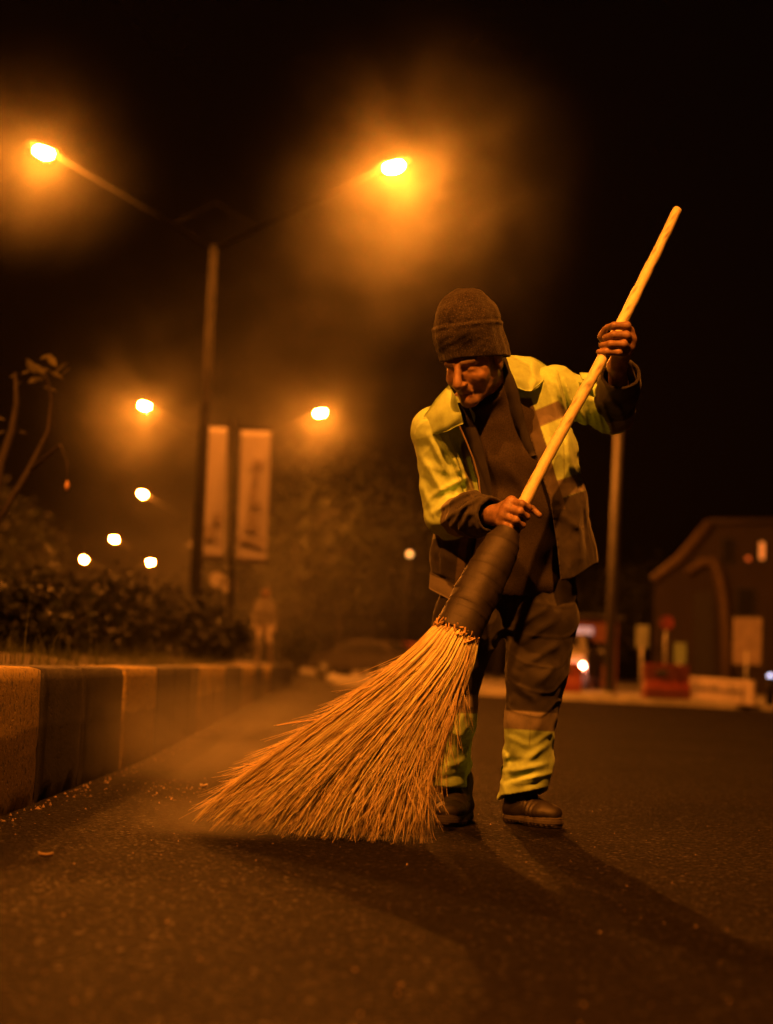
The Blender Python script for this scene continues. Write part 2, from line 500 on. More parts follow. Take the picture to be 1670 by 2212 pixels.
def kerb_stone(y0, y1, mat, seed):
    g = 0.006; T = 0.24; nx, ny, nz = 6, max(4, int((y1 - y0) / 0.05)) if y0 < 9 else 5, 10 if y0 < 9 else 4
    w = Wob(seed, 0.16, 9); w2 = Wob(seed + 50, 0.05, 9)
    # closed box surface, grid on the road face, the top and both ends
    V = {}; P_ = []; F = []
    def vid(i, j, k):
        if (i, j, k) in V: return V[(i, j, k)]
        fx, fy, fz = i / nx, j / ny, k / nz
        y = y0 + g + (y1 - y0 - 2 * g) * fy
        x = kx(y) - T * (1 - fx); z = KH * fz
        edge = sum(1 for a, n in ((i, nx), (j, ny), (k, nz)) if a in (0, n))
        dx = 0.0012 * w(x, y, z) + 0.0010 * w2(x, y, z)
        chip = max(0, w(x * 1.3 + 9, y, z) - 0.55) * 0.016
        if edge >= 2:
            cx = 0.006 + chip
            x += -cx if i == nx else (cx if i == 0 else 0)
            z += -cx * (1 if k == nz else 0)
            y += cx * 0.7 if j == 0 else (-cx * 0.7 if j == ny else 0)
        if i == nx: x += dx
        if k == nz: z += dx * 0.7
        V[(i, j, k)] = len(P_); P_.append((x, y, z)); return V[(i, j, k)]
    def quad(a, b, c, d): F.append((vid(*a), vid(*b), vid(*c), vid(*d)))
    for j in range(ny):
        for k in range(nz):
            quad((nx, j, k), (nx, j + 1, k), (nx, j + 1, k + 1), (nx, j, k + 1)); quad((0, j + 1, k), (0, j, k), (0, j, k + 1), (0, j + 1, k + 1))
        for i in range(nx): quad((i, j, nz), (i + 1, j, nz), (i + 1, j + 1, nz), (i, j + 1, nz))
    for i in range(nx):
        for k in range(nz):
            quad((i, 0, k), (i + 1, 0, k), (i + 1, 0, k + 1), (i, 0, k + 1)); quad((i + 1, ny, k), (i, ny, k), (i, ny, k + 1), (i + 1, ny, k + 1))
    me_o = obj('kerb_stone', P_, F, mat, kerb)
    return me_o
js = [0.6, 1.3, 2.0, 2.7, 3.45, 4.18, 4.91, 5.60, 6.48, 7.55]; cs = [0, 0, 1, 1, 0, 0, 1, 1, 0]
while js[-1] < 24: js.append(js[-1] + 0.85); cs.append(1 if (len(cs) // 3) % 2 == 1 else 0)
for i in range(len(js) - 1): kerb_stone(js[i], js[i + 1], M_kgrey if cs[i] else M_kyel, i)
mb = MB()
ys = [24.1] + list(range(26, 120, 4))
for a, b in zip(ys[:-1], ys[1:]):
    P8 = [(kx(a) - .24, a, 0), (kx(a), a, 0), (kx(a), a, KH), (kx(a) - .24, a, KH), (kx(b) - .24, b, 0), (kx(b), b, 0), (kx(b), b, KH), (kx(b) - .24, b, KH)]
    mb.raw(P8, [(1, 5, 6, 2), (3, 2, 6, 7), (0, 1, 2, 3), (5, 4, 7, 6)])
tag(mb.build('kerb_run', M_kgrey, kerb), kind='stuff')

# ---- planted median behind the kerb
def median():
    ys = np.concatenate([np.linspace(-6, 20, 70), np.linspace(21, 150, 50)]); us = np.linspace(0, 1, 14)
    w = Wob(11, 1.2); V = []
    for y in ys:
        for u in us:
            x = kx(y) - 0.242 - u * 4.2; V.append((x, y, 0.39 + 0.02 * float(w(x, y, 0)) + 0.10 * math.sin(u * math.pi)))
    k = len(us); i = np.arange(len(ys) - 1)[:, None] * k + np.arange(k - 1)[None]
    F = np.stack([i, i + 1, i + k + 1, i + k], -1).reshape(-1, 4)
    tag(obj('median', V, F[:, ::-1], M_soil), kind='structure')
median()
M_grass = plain('grass_blade', (0.075, 0.085, 0.025), 0.7, var=0.5, scale=40)
def grass():
    n = 5200
    y = 3.2 + 16 * nr.rand(n) ** 1.6; u = nr.rand(n) ** 1.3 * 2.4
    x = np.array([kx(a) for a in y]) - 0.26 - u
    cl = Wob(5, 0.5)(x, y, 0 * x)
    keep = cl > -0.5; x, y, u, cl = x[keep], y[keep], u[keep], cl[keep]; n = len(x)
    h = (0.06 + 0.075 * nr.rand(n)) * (0.9 + 0.35 * cl) * (1 + 1.3 * (nr.rand(n) > 0.94))
    a = nr.rand(n) * 6.28; ln = nr.rand(n) * 0.5
    z0 = 0.39 + 0.10 * np.sin(u / 4.2 * math.pi) - 0.01
    p0 = np.stack([x, y, z0], 1); d = np.stack([np.cos(a), np.sin(a), 0 * a], 1)
    up = np.array([0, 0, 1.0])
    pts = np.stack([p0, p0 + up * (h * .55)[:, None] + d * (h * ln * .35)[:, None], p0 + up * h[:, None] + d * (h * ln)[:, None]], 1)
    V, F = tubes(pts, np.tile([[0.0022, 0.0018, 0.0004]], (n, 1)), 3)
    tag(obj('grass', V, F, M_grass), kind='stuff')
grass()

# ------------------------------------------------------------------ street lamps (they light the whole place)
M_lens = emit('lit_sodium_bowl', SODIUM, LAMP_L)
M_lpaint = plain('dark_lamp_paint', (.007, .0068, .0065), .9, .0, spec=.04)
def make_lamp():
    r = empty('street_lamp', (0, 0, 0))
    m = MB(); m.tube([(0, 0, 0.35), (0, 0, 1.4), (0, 0, 8.22)], [0.13, 0.12, 0.07], 12); m.tube([(0, 0, .3), (0, 0, .38)], [.24, .24], 12)
    m.build('pole', plain('pole_grey', (.018, .017, .016), .9, spec=.04), r, True)
    for s in (-1, 1):
        MB().tube([(0, 0, 8.15), (s * 1.0, 0, 8.70), (s * 3.02, 0, 9.80)], [0.045, 0.038, 0.028], 8).build('arm', M_lpaint, r, True)
        MB().tube([(s * -.02, 0, 9.05), (s * 0.80, 0, 8.60)], [0.025, 0.025], 6).build('brace', M_lpaint, r, True)
        hm = MB(); rot = Matrix.Rotation(s * -math.radians(16), 3, 'Y')
        hm.box((s * 3.30, 0, 9.98), (0.66, 0.20, 0.07), rot, (0.8, 0.7)); hm.tube([(s * 2.9, 0, 9.76), (s * 3.1, 0, 9.92)], [.03, .04], 8)
        h = hm.build('lamp_head', M_lpaint, r, False)
        V = []; F = []
        n1, n2 = 14, 5
        for i in range(n2 + 1):
            th = -0.55 + i / n2 * (math.pi / 2 + 0.55)
            for k in range(n1):
                ph = 2 * math.pi * k / n1
                v = rot @ Vector((0.17 * math.cos(th) * math.cos(ph), 0.09 * math.cos(th) * math.sin(ph), -0.085 * math.sin(th)))
                V.append(v + Vector((s * 3.31, 0, 9.885)))
        for i in range(n2):
            for k in range(n1): F.append((i * n1 + k, (i + 1) * n1 + k, (i + 1) * n1 + (k + 1) % n1, i * n1 + (k + 1) % n1))
        obj('lens', V, F, M_lens, h)
    return r
lamp = make_lamp()
LP = []
a, b = W(95, 333, 27.6), W(850, 362, 27.6); LP.append(((a[0] + b[0]) / 2, 27.6))
a, b = W(307, 872, 55.9), W(698, 895, 55.9); LP.append(((a[0] + b[0]) / 2, 55.9))
LP.append((W(308, 1067, 86.7)[0] + 3.31, 86.7)); LP.append((W(247, 1165, 121.5)[0] + 3.31, 121.5))
a, b = W(175, 1207, 149), W(332, 1215, 149); LP.append(((a[0] + b[0]) / 2, 149.0))
LP.insert(0, (-2.6, -2.5))
LL = ['twin sodium street lamp on the median beside the sweeper, out of view overhead',
      'nearest and largest twin-arm street lamp, a V of arms with two big glaring heads',
      'second twin-arm street lamp down the road, a head either side of the banners',
      'third twin-arm street lamp, its lit head above the trees left of the banner',
      'fourth twin-arm street lamp, its lit head halfway between the third and the lowest lights',
      'farthest twin-arm street lamp, two small lights lowest over the hedge']
lamps = [lamp] + [copy_tree(lamp) for _ in LP[1:]]
for o, (x, y), l in zip(lamps, LP, LL):
    o.location = (x, y, 0); tag(o, l, 'street lamp', 'twin-arm street lamps along the median')

# ------------------------------------------------------------------ air: thin even haze, and drifting smoke near the lamps
def volume_mat(name, dens, aniso=0.2, color=(1, 1, 1), noise_scale=None, lo=0.35, hi=0.75, fall=True):
    m = bpy.data.materials.new(name); m.use_nodes = True; t = m.node_tree; t.nodes.clear()
    out = t.nodes.new('ShaderNodeOutputMaterial'); v = t.nodes.new('ShaderNodeVolumePrincipled')
    v.inputs['Color'].default_value = (*color, 1); v.inputs['Anisotropy'].default_value = aniso
    v.inputs['Density'].default_value = dens
    t.links.new(v.outputs[0], out.inputs['Volume'])
    if noise_scale:
        tc = t.nodes.new('ShaderNodeTexCoord')
        n = noise(t, noise_scale, 4, 0.6, tc.outputs['Object'], 0.9)
        mr = nodes(t, 'ShaderNodeMapRange'); mr.inputs['From Min'].default_value = lo; mr.inputs['From Max'].default_value = hi
        mr.inputs['To Min'].default_value = 0.0; mr.inputs['To Max'].default_value = dens
        t.links.new(n.outputs[0], mr.inputs[0])
        ln = nodes(t, 'ShaderNodeVectorMath', operation='LENGTH'); t.links.new(tc.outputs['Object'], ln.inputs[0])
        f = nodes(t, 'ShaderNodeMapRange', interpolation_type='SMOOTHERSTEP'); f.inputs['From Min'].default_value = 0.05; f.inputs['From Max'].default_value = 0.98
        f.inputs['To Min'].default_value = 1.0; f.inputs['To Max'].default_value = 0.0
        t.links.new(ln.outputs['Value'], f.inputs[0])
        mu = nodes(t, 'ShaderNodeMath', operation='MULTIPLY'); t.links.new(mr.outputs[0], mu.inputs[0]); t.links.new(f.outputs[0], mu.inputs[1])
        t.links.new(mu.outputs[0], v.inputs['Density'])
    return m
HAZE = 0.00006
def smoke(px, py, Y, r, dens, ns=1.6, lo=0.3, hi=0.7, name='smoke', aniso=0.1):
    import bmesh as _b
    bm = _b.new(); _b.ops.create_icosphere(bm, subdivisions=3, radius=1.0)
    me = bpy.data.meshes.new(name); bm.to_mesh(me); bm.free()
    o = link(name, me, volume_mat(name, dens, aniso, noise_scale=ns, lo=lo, hi=hi))
    o.location = Vector(W(px, py, Y)); o.scale = r
    tag(o, kind='stuff'); return o
SMOKES = [
    (890, 375, 27.6, (4.0, 4.0, 3.8), 0.0145, 2.0, 0.36, 0.66),
    (850, 560, 29.5, (4.6, 4.6, 4.0), 0.0075, 2.1, 0.42, 0.64),
    (95, 325, 27.6, (2.9, 2.9, 2.8), 0.0095, 1.4, 0.28, 0.72),
    (330, 860, 55.5, (5.6, 5.2, 4.8), 0.0095, 1.8, 0.38, 0.64),
    (690, 880, 55.5, (4.2, 4.2, 4.0), 0.010, 1.6, 0.36, 0.66),
    (520, 1010, 48.0, (9.5, 10.0, 9.0), 0.0098, 2.4, 0.41, 0.62),
    (620, 690, 36.0, (5.6, 6.0, 5.0), 0.0040, 2.1, 0.42, 0.63),
    (430, 1350, 34.0, (8.5, 12.0, 3.6), 0.0105, 1.7, 0.32, 0.68)]
for s in SMOKES: smoke(*s)
dust = smoke(430, 1590, 6.3, (0.95, 1.7, 0.42), 0.34, 1.7, 0.25, 0.75, 'dust')

smoke(520, 1762, 4.24, (0.44, 0.26, 0.13), 1.3, 1.7, 0.2, 0.75, 'dust')

def haze():
    x0, x1, y0, y1, z0, z1 = -155, 155, -16, 294, -1.02, 17.5
    V = [(x0, y0, z0), (x1, y0, z0), (x1, y1, z0), (x0, y1, z0), (x0, y0, z1), (x1, y0, z1), (x1, y1, z1), (x0, y1, z1)]
    F = [(3, 2, 1, 0), (4, 5, 6, 7), (0, 1, 5, 4), (1, 2, 6, 5), (2, 3, 7, 6), (3, 0, 4, 7)]
    o = obj('haze', V, F, volume_mat('haze', HAZE, 0.15, (1.0, 0.97, 0.93)), smooth=False)
    tag(o, kind='stuff')
haze()
# ------------------------------------------------------------------ the sweeper
J = {k: W(*v) for k, v in dict(
    hipR=(1052, 1215, 4.86), hipL=(1165, 1215, 4.86), kneeR=(985, 1455, 4.83), kneeL=(1158, 1455, 4.83), ankR=(978, 1712, 4.95), ankL=(1126, 1714, 4.92),
    pelvis=(1108, 1190, 4.86), waist=(1100, 1080, 4.80), chest=(1085, 960, 4.72), neck=(1066, 835, 4.66),
    shR=(936, 922, 4.62), shL=(1203, 835, 4.74), elR=(958, 1118, 4.66), elL=(1340, 905, 4.80), wrR=(1068, 1113, 4.405), wrL=(1333, 792, 4.57),
    head=(1019, 776, 4.51)).items()}
BASE = (float(W(1060, 1780, 4.8)[0]), 4.8, 0.0)

# head frame: columns = person's left (image right), back of the head, crown
YAW, HPITCH, HROLL = math.radians(34), math.radians(28), math.radians(-3)
HR = np.array(Matrix.Rotation(HROLL, 3, 'Y') @ Matrix.Rotation(-YAW, 3, 'Z') @ Matrix.Rotation(HPITCH, 3, 'X'))
HS = 1.04
def H(x, y, z): return J['head'] + HR @ (np.array([x, y, z]) * HS)
def hcone(a, b, ra, rb): return cone(H(*a), H(*b), ra * HS, rb * HS)
def hell(c, r): return ellip(H(*c), HR, np.array(r) * HS)

# broom stick axis (the hands close round it)
STK_LO, STK_HI = W(1118, 1112, 4.352), W(1322, 737, 4.502)
STK_D = N3(STK_HI - STK_LO)
STK_TOP = STK_LO + STK_D * ((W(1462, 442, 4.62) - STK_LO) @ STK_D)

def hand(fin, thumb, wrist, wr, k=0.006):
    """fin: four chains of (px,py,Y); returns a union of finger chains, palm and thumb"""
    ch = []
    for pts, r in fin:
        p = [W(*q) for q in pts]; ch += [union([c_, cone(p[i_], p[i_] + 1e-4, r[i_] * 1.10, r[i_] * 1.10)], .004) for i_, c_ in enumerate(chain(p, r))]
    pr = [cone(W(*wrist), W(*pts[0]), wr, r[0] * 1.18) for pts, r in fin]
    for (a, ra), (b, rb) in zip(fin[:-1], fin[1:]): pr.append(cone(W(*a[0]), W(*b[0]), ra[0] * 1.1, rb[0] * 1.1))
    palm = union(pr, 0.012)
    tp = [W(*q) for q in thumb[0]]; th = union(chain(tp, thumb[1]), 0.004)
    wc = cone(W(*wrist), tp[0], wr, thumb[1][0]); palm = union([palm, wc, cone(tp[0], tp[1], thumb[1][0], thumb[1][1])], 0.010)
    # fingers stay apart from each other, each blends into the palm
    fs = []
    i = 0
    for pts, r in fin:
        fs.append(union(ch[i:i + len(pts) - 1], 0.003)); i += len(pts) - 1
    fs.append(th)
    def f(X, Y, Z):
        d = fs[0](X, Y, Z)
        for q in fs[1:]: d = smin(d, q(X, Y, Z), 0.0038)
        return smin(d, palm(X, Y, Z), k)
    al = [palm] + fs
    return P(f, np.min([q.lo for q in al], 0), np.max([q.hi for q in al], 0))

handR = hand([([(1105, 1083, 4.352), (1127, 1089, 4.321), (1142, 1097, 4.338), (1140, 1104, 4.366)], (.0125, .0116, .0104, .0092)),
              ([(1096, 1098, 4.347), (1123, 1106, 4.316), (1137, 1116, 4.336), (1132, 1122, 4.364)], (.0130, .0118, .0105, .0092)),
              ([(1089, 1114, 4.350), (1114, 1124, 4.319), (1128, 1134, 4.338), (1123, 1140, 4.364)], (.0124, .0112, .0100, .0088)),
              ([(1083, 1129, 4.358), (1103, 1139, 4.330), (1117, 1147, 4.345), (1113, 1152, 4.368)], (.0114, .0103, .0092, .0082))],
             ([(1090, 1096, 4.395), (1120, 1088, 4.386), (1149, 1099, 4.386), (1165, 1113, 4.378)], (.0145, .0125, .0108, .0090)),
             (1068, 1113, 4.405), .026)
handL = hand([([(1358, 716, 4.508), (1354, 704, 4.480), (1327, 704, 4.472), (1313, 707, 4.494)], (.0135, .0128, .0118, .0100)),
              ([(1362, 733, 4.512), (1353, 725, 4.477), (1326, 724, 4.470), (1308, 729, 4.490)], (.0138, .0134, .0120, .0102)),
              ([(1358, 749, 4.516), (1347, 744, 4.477), (1319, 744, 4.470), (1300, 746, 4.488)], (.0134, .0128, .0116, .0100)),
              ([(1350, 763, 4.522), (1336, 761, 4.482), (1310, 760, 4.477), (1294, 760, 4.488)], (.0124, .0116, .0105, .0092))],
             ([(1340, 772, 4.555), (1315, 748, 4.545), (1300, 727, 4.530), (1307, 712, 4.508)], (.0165, .0140, .0124, .0105)),
             (1333, 790, 4.565), .026)

def build_body():
    lo = np.array([J['shR'][0] - .12, 4.24, -0.01]); hi = np.array([J['elL'][0] + .12, 5.06, 1.72])
    v = Vox(lo, hi, 0.0032)
    U = N3(J['shL'] - J['shR']); UX = np.array([1.0, 0, 0])
    # trunk
    v.add(ellcone(J['pelvis'], J['waist'], (.155, .105), (.14, .10), UX), .03)
    v.add(ellcone(J['waist'], J['chest'], (.14, .10), (.165, .112), UX * .7 + U * .3), .03)
    v.add(ellcone(J['chest'], (J['shR'] + J['shL']) / 2 + [0, 0, .02], (.16, .108), (.13, .075), U), .04)
    v.add(cone((J['shR'] + J['shL']) / 2 + [0, 0, .01], J['neck'], .08, .062), .05)
    v.add(cone(J['neck'], H(0, .025, -.06), .060, .058), .03)
    # arms and legs taper from joint to joint
    for s in 'RL':
        v.add(cone(J['neck'] * .5 + (J['shR'] + J['shL']) * .25, J['sh' + s], .065, .055), .04)
        v.add(cone(J['sh' + s], J['el' + s], .052, .040), .03)
        v.add(cone(J['el' + s], J['wr' + s], .042, .027), .012)
        v.add(cone(J['hip' + s], J['knee' + s], .082, .055), .04)
        v.add(cone(J['knee' + s], J['ank' + s], .052, .036), .02)
    v.add(handR, .010); v.add(handL, .010)
    # head
    v.add(hell((0, .018, .035), (.076, .097, .090)), .02)
    v.add(hell((0, -.028, -.045), (.052, .060, .078)), .025); v.add(hell((0, -.005, -.012), (.070, .078, .052)), .02)
    for s in (-1, 1):
        v.add(hcone((s * .051, .008, -.048), (s * .017, -.072, -.104), .017, .0145), .02)
        v.add(hell((s * .040, -.052, -.038), (.025, .026, .022)), .024)
        v.add(hcone((s * .012, -.082, .013), (s * .045, -.067, .013), .0090, .0080), .016)
        v.add(hell((s * .079, .014, -.012), (.010, .021, .034)), .006)
    v.add(hcone((0, -.078, -.104), (0, -.083, -.103), .018, .018), .016)
    for s in (-1, 1):
        v.sub(hell((s * .031, -.103, -.006), (.019, .019, .012)), .014)
        v.add(hell((s * .031, -.0705, -.009), (.0135, .0105, .0105)), .005)
        v.sub(hcone((s * .018, -.089, -.0125), (s * .044, -.083, -.0125), .0012, .0012), .003)
        v.sub(hcone((s * .050, -.070, -.002), (s * .064, -.050, .004), .0012, .0010), .004)
        v.sub(hcone((s * .050, -.070, -.012), (s * .065, -.050, -.016), .0012, .0010), .004)
    v.add(hcone((0, -.089, .004), (0, -.116, -.040), .0092, .0140), .008)
    v.add(hcone((0, -.110, -.041), (0, -.1135, -.0435), .0130, .0125), .006)
    for s in (-1, 1):
        v.add(hell((s * .0150, -.102, -.046), (.0092, .0125, .0090)), .005)
        v.sub(hcone((s * .020, -.100, -.052), (s * .036, -.078, -.082), .0035, .003), .009)
    v.add(hell((0, -.083, -.064), (.022, .014, .014)), .012)
    v.add(hcone((-.020, -.084, -.0735), (.020, -.084, -.0735), .0062, .0062), .006)
    v.add(hcone((-.016, -.084, -.0845), (.016, -.084, -.0845), .0055, .0055), .006)
    v.sub(hcone((-.024, -.090, -.0785), (.024, -.090, -.0785), .0022, .0022), .004)
    wk = Wob(24, .028); wk2 = Wob(25, .012)
    v.apply(lambda D, X, Y, Z: (D - .0005 * wk(X, Y, Z) - .0003 * wk2(X, Y, Z)).astype(np.float32), J['head'] - .16, J['head'] + .16)
    V, F = v.mesh(1)
    # skin tones: weathered face, darker brows, lips, grey stubble, short dark hair above the ears
    q = ((V - J['head']) @ HR) / HS
    c = np.tile([0.235, 0.142, 0.085], (len(V), 1))
    w = Wob(21, .03); n = w(V[:, 0], V[:, 1], V[:, 2]); c *= (1 + .14 * n)[:, None]
    hd = (q[:, 2] > -.16) * (np.linalg.norm(q, axis=1) < .19)
    stub = hd * np.clip((-.050 - q[:, 2]) / .02, 0, 1) * (q[:, 1] < .02) * (q[:, 2] > -.13)
    stub *= (np.hypot(q[:, 0] / .024, (q[:, 2] + .079) / .013) > 1)
    c = mixc(c, stub * .38, (.16, .12, .10))
    side = hd * np.clip((np.abs(q[:, 0]) - .050) / .01, 0, 1) * np.clip((q[:, 1] + .030) / .01, 0, 1) * np.clip((q[:, 2] + .045) / .012, 0, 1) * (np.abs(q[:, 0]) < .077) * (q[:, 1] < .0)
    c = mixc(c, side * .8, (.045, .035, .03))
    hair = hd * (np.linalg.norm(q, axis=1) < .17) * (q[:, 1] > .03) * np.clip((q[:, 2] + .05) / .01, 0, 1); c = mixc(c, hair * .9, (.035, .03, .027))
    lip = (np.hypot(q[:, 0] / .023, (q[:, 2] + .079) / .0115) < 1) * (q[:, 1] < -.07); kn = np.exp(-(w(V[:, 0] * 2.2, V[:, 1] * 2.2, V[:, 2] * 2.2)) ** 2 * 6) * (~(hd > 0)); c *= (1 - .22 * kn)[:, None]; c = mixc(c, lip * .5, (.25, .10, .08))
    brow = np.clip(1 - np.abs(q[:, 2] - .0185 + .25 * (np.abs(q[:, 0]) - .028) ** 2 / .02) / .0085, 0, 1) ** .5 * (np.abs(q[:, 0]) > .012) * (np.abs(q[:, 0]) < .052) * (q[:, 1] < -.05)
    c = mixc(c, brow * .85, (.055, .045, .038))
    m, t, b = new_mat('skin')
    bpy.data.materials.remove(m)
    mat = vcol('skin', .5, 90, .10, 420, .0009, .45, .45)
    o = obj('person', V, F, mat, color=c, base=BASE)
    return tag(o, 'street sweeper in a dark knit cap and yellow work jacket, bending over a broom', 'person')
person = build_body()

# ------------------------------------------------------------------ jacket
YEL = (0.43, 0.66, 0.26); TAPE = (0.18, 0.165, 0.14); DRK = (0.031, 0.028, 0.0235); LIN = (0.022, 0.020, 0.020)
U_sh = N3(J['shL'] - J['shR'])
def px2(x, y, Y): w = W(x, y, Y); return (w[0], w[2])
UX = np.array([1.0, 0.08, 0.0])
torso = union([
    ellcone(W(1080, 862, 4.70), W(1086, 905, 4.72), (.165, .105), (.195, .130), U_sh),
    ellcone(W(1086, 905, 4.72), W(1102, 985, 4.735), (.195, .130), (.215, .150), U_sh * .6 + UX * .4),
    ellcone(W(1102, 985, 4.735), W(1105, 1095, 4.77), (.218, .150), (.248, .165), U_sh * .25 + UX),
    ellcone(W(1105, 1095, 4.77), W(1110, 1200, 4.80), (.248, .165), (.262, .175), UX),
    ellcone(W(1110, 1200, 4.80), W(1110, 1345, 4.83), (.262, .175), (.262, .185), UX)], .03)
slR = union([cone(J['neck'] * .35 + J['shR'] * .65 + [0, 0, -.02], J['shR'] + [.005, 0, -.012], .075, .072), cone(J['shR'] + [.005, 0, -.012], J['elR'] + [.01, 0, .01], .073, .064),
             cone(J['elR'] + [.01, 0, .01], J['elR'] * .45 + J['wrR'] * .55, .066, .062), cone(J['elR'] * .45 + J['wrR'] * .55, J['wrR'] + [-.004, 0, 0], .060, .056)], .02)
_dw = N3(J['wrL'] - J['elL'])
slL = union([cone(J['neck'] * .20 + J['shL'] * .80 + [0, .01, -.02], J['shL'] + [-.01, 0, -.01], .066, .072), cone(J['shL'] + [-.01, 0, -.01], J['elL'] + [-.03, 0, .02], .070, .062),
             cone(J['elL'] + [-.03, 0, .02], J['elL'] * .4 + J['wrL'] * .6 + [.004, 0, 0], .066, .064), cone(J['elL'] * .4 + J['wrL'] * .6 + [.004, 0, 0], J['wrL'] + _dw * .0 + [.006, 0, -.01], .064, .058)], .02)

def poly_x(pts):
    """front edge: world x as a function of world z"""
    p = np.array([px2(*q) for q in pts]); o = np.argsort(p[:, 1]); return lambda Z: np.interp(Z, p[o, 1], p[o, 0])
edgeR = poly_x([(978, 820, 4.58), (1000, 905, 4.585), (1020, 985, 4.585), (1038, 1050, 4.59), (1040, 1100, 4.6), (1022, 1180, 4.61), (1010, 1300, 4.62)])
edgeL = poly_x([(1085, 790, 4.6), (1108, 830, 4.59), (1128, 890, 4.585), (1146, 950, 4.585), (1166, 1010, 4.59), (1190, 1080, 4.6), (1204, 1160, 4.61), (1216, 1262, 4.62)])
hemz = lambda X: np.interp(X, [W(925, 1270, 4.7)[0], W(1100, 1290, 4.7)[0], W(1216, 1256, 4.62)[0], W(1295, 1222, 4.7)[0]],
                           [W(925, 1270, 4.7)[2], W(1100, 1290, 4.7)[2], W(1216, 1252, 4.62)[2], W(1295, 1220, 4.7)[2]])
CREASE = [  # sheet polyline ends, height, width: the folds one can see
    # right sleeve (image left)
    ((925, 950), (972, 1040), .011, .010), ((945, 940), (1010, 1050), .012, .009), ((958, 935), (1030, 1075), .010, .008), ((915, 1000), (960, 1075), .010, .012),
    ((930, 1075), (1015, 1030), .010, .010), ((935, 1110), (1030, 1065), .013, .010), ((950, 1135), (1040, 1082), .012, .009), ((968, 1150), (1000, 1100), .009, .008),
    ((985, 1160), (1010, 1110), .008, .008), ((1010, 1080), (1020, 1165), -.007, .008), ((1035, 1080), (1045, 1165), -.005, .010), ((905, 1040), (930, 1100), .007, .012),
    # left front: seam fold at the armhole, folds down to the tape, the hanging dark panel
    ((1195, 795), (1226, 880), .010, .007), ((1212, 800), (1240, 900), -.008, .006), ((1222, 812), (1258, 905), .008, .007), ((1180, 900), (1200, 1040), .005, .014),
    ((1225, 905), (1235, 1030), .007, .013), ((1252, 960), (1262, 1080), -.008, .012), ((1240, 1060), (1262, 1200), .010, .016), ((1212, 1090), (1232, 1230), -.007, .014),
    ((1265, 1090), (1280, 1210), -.009, .012), ((1195, 1100), (1275, 1150), .005, .012), ((1160, 800), (1205, 830), .006, .010),
    # left sleeve
    ((1262, 815), (1310, 925), .011, .009), ((1275, 830), (1325, 930), .010, .008), ((1290, 850), (1345, 925), .009, .008), ((1245, 860), (1300, 930), .009, .010), ((1310, 860), (1365, 900), .007, .009),
    # lower right front (image left): pocket and hem folds
    ((930, 1180), (985, 1215), .009, .014), ((928, 1232), (985, 1256), -.009, .006), ((945, 1150), (952, 1225), -.006, .008), ((960, 990), (985, 1100), -.006, .012)]
CREASE = [(px2(*a, 4.62), px2(*b, 4.62), h, w) for a, b, h, w in CREASE]
wobA, wobB, wobC, wobD = Wob(31, .16), Wob(32, .055), Wob(33, .20, 5), Wob(34, .11, 5)
def folds(X, Y, Z):
    d = 0
    for a, b, h, w in CREASE:
        r, t = seg2(X, Z, a, b)
        d = d + 1.05 * h * np.exp(-(r / (w * .9)) ** 2) * np.sin(np.clip(t, .04, .96) * math.pi) ** .6
    return d * (Y < 4.80) + .0040 * wobA(X, Y, Z, (1, 1, .6)) + .0014 * wobB(X, Y, Z) + .0028 * np.exp(-(wobC(X, Y, Z) / .22) ** 2) + .0014 * np.exp(-(wobD(X, Y, Z) / .2) ** 2)

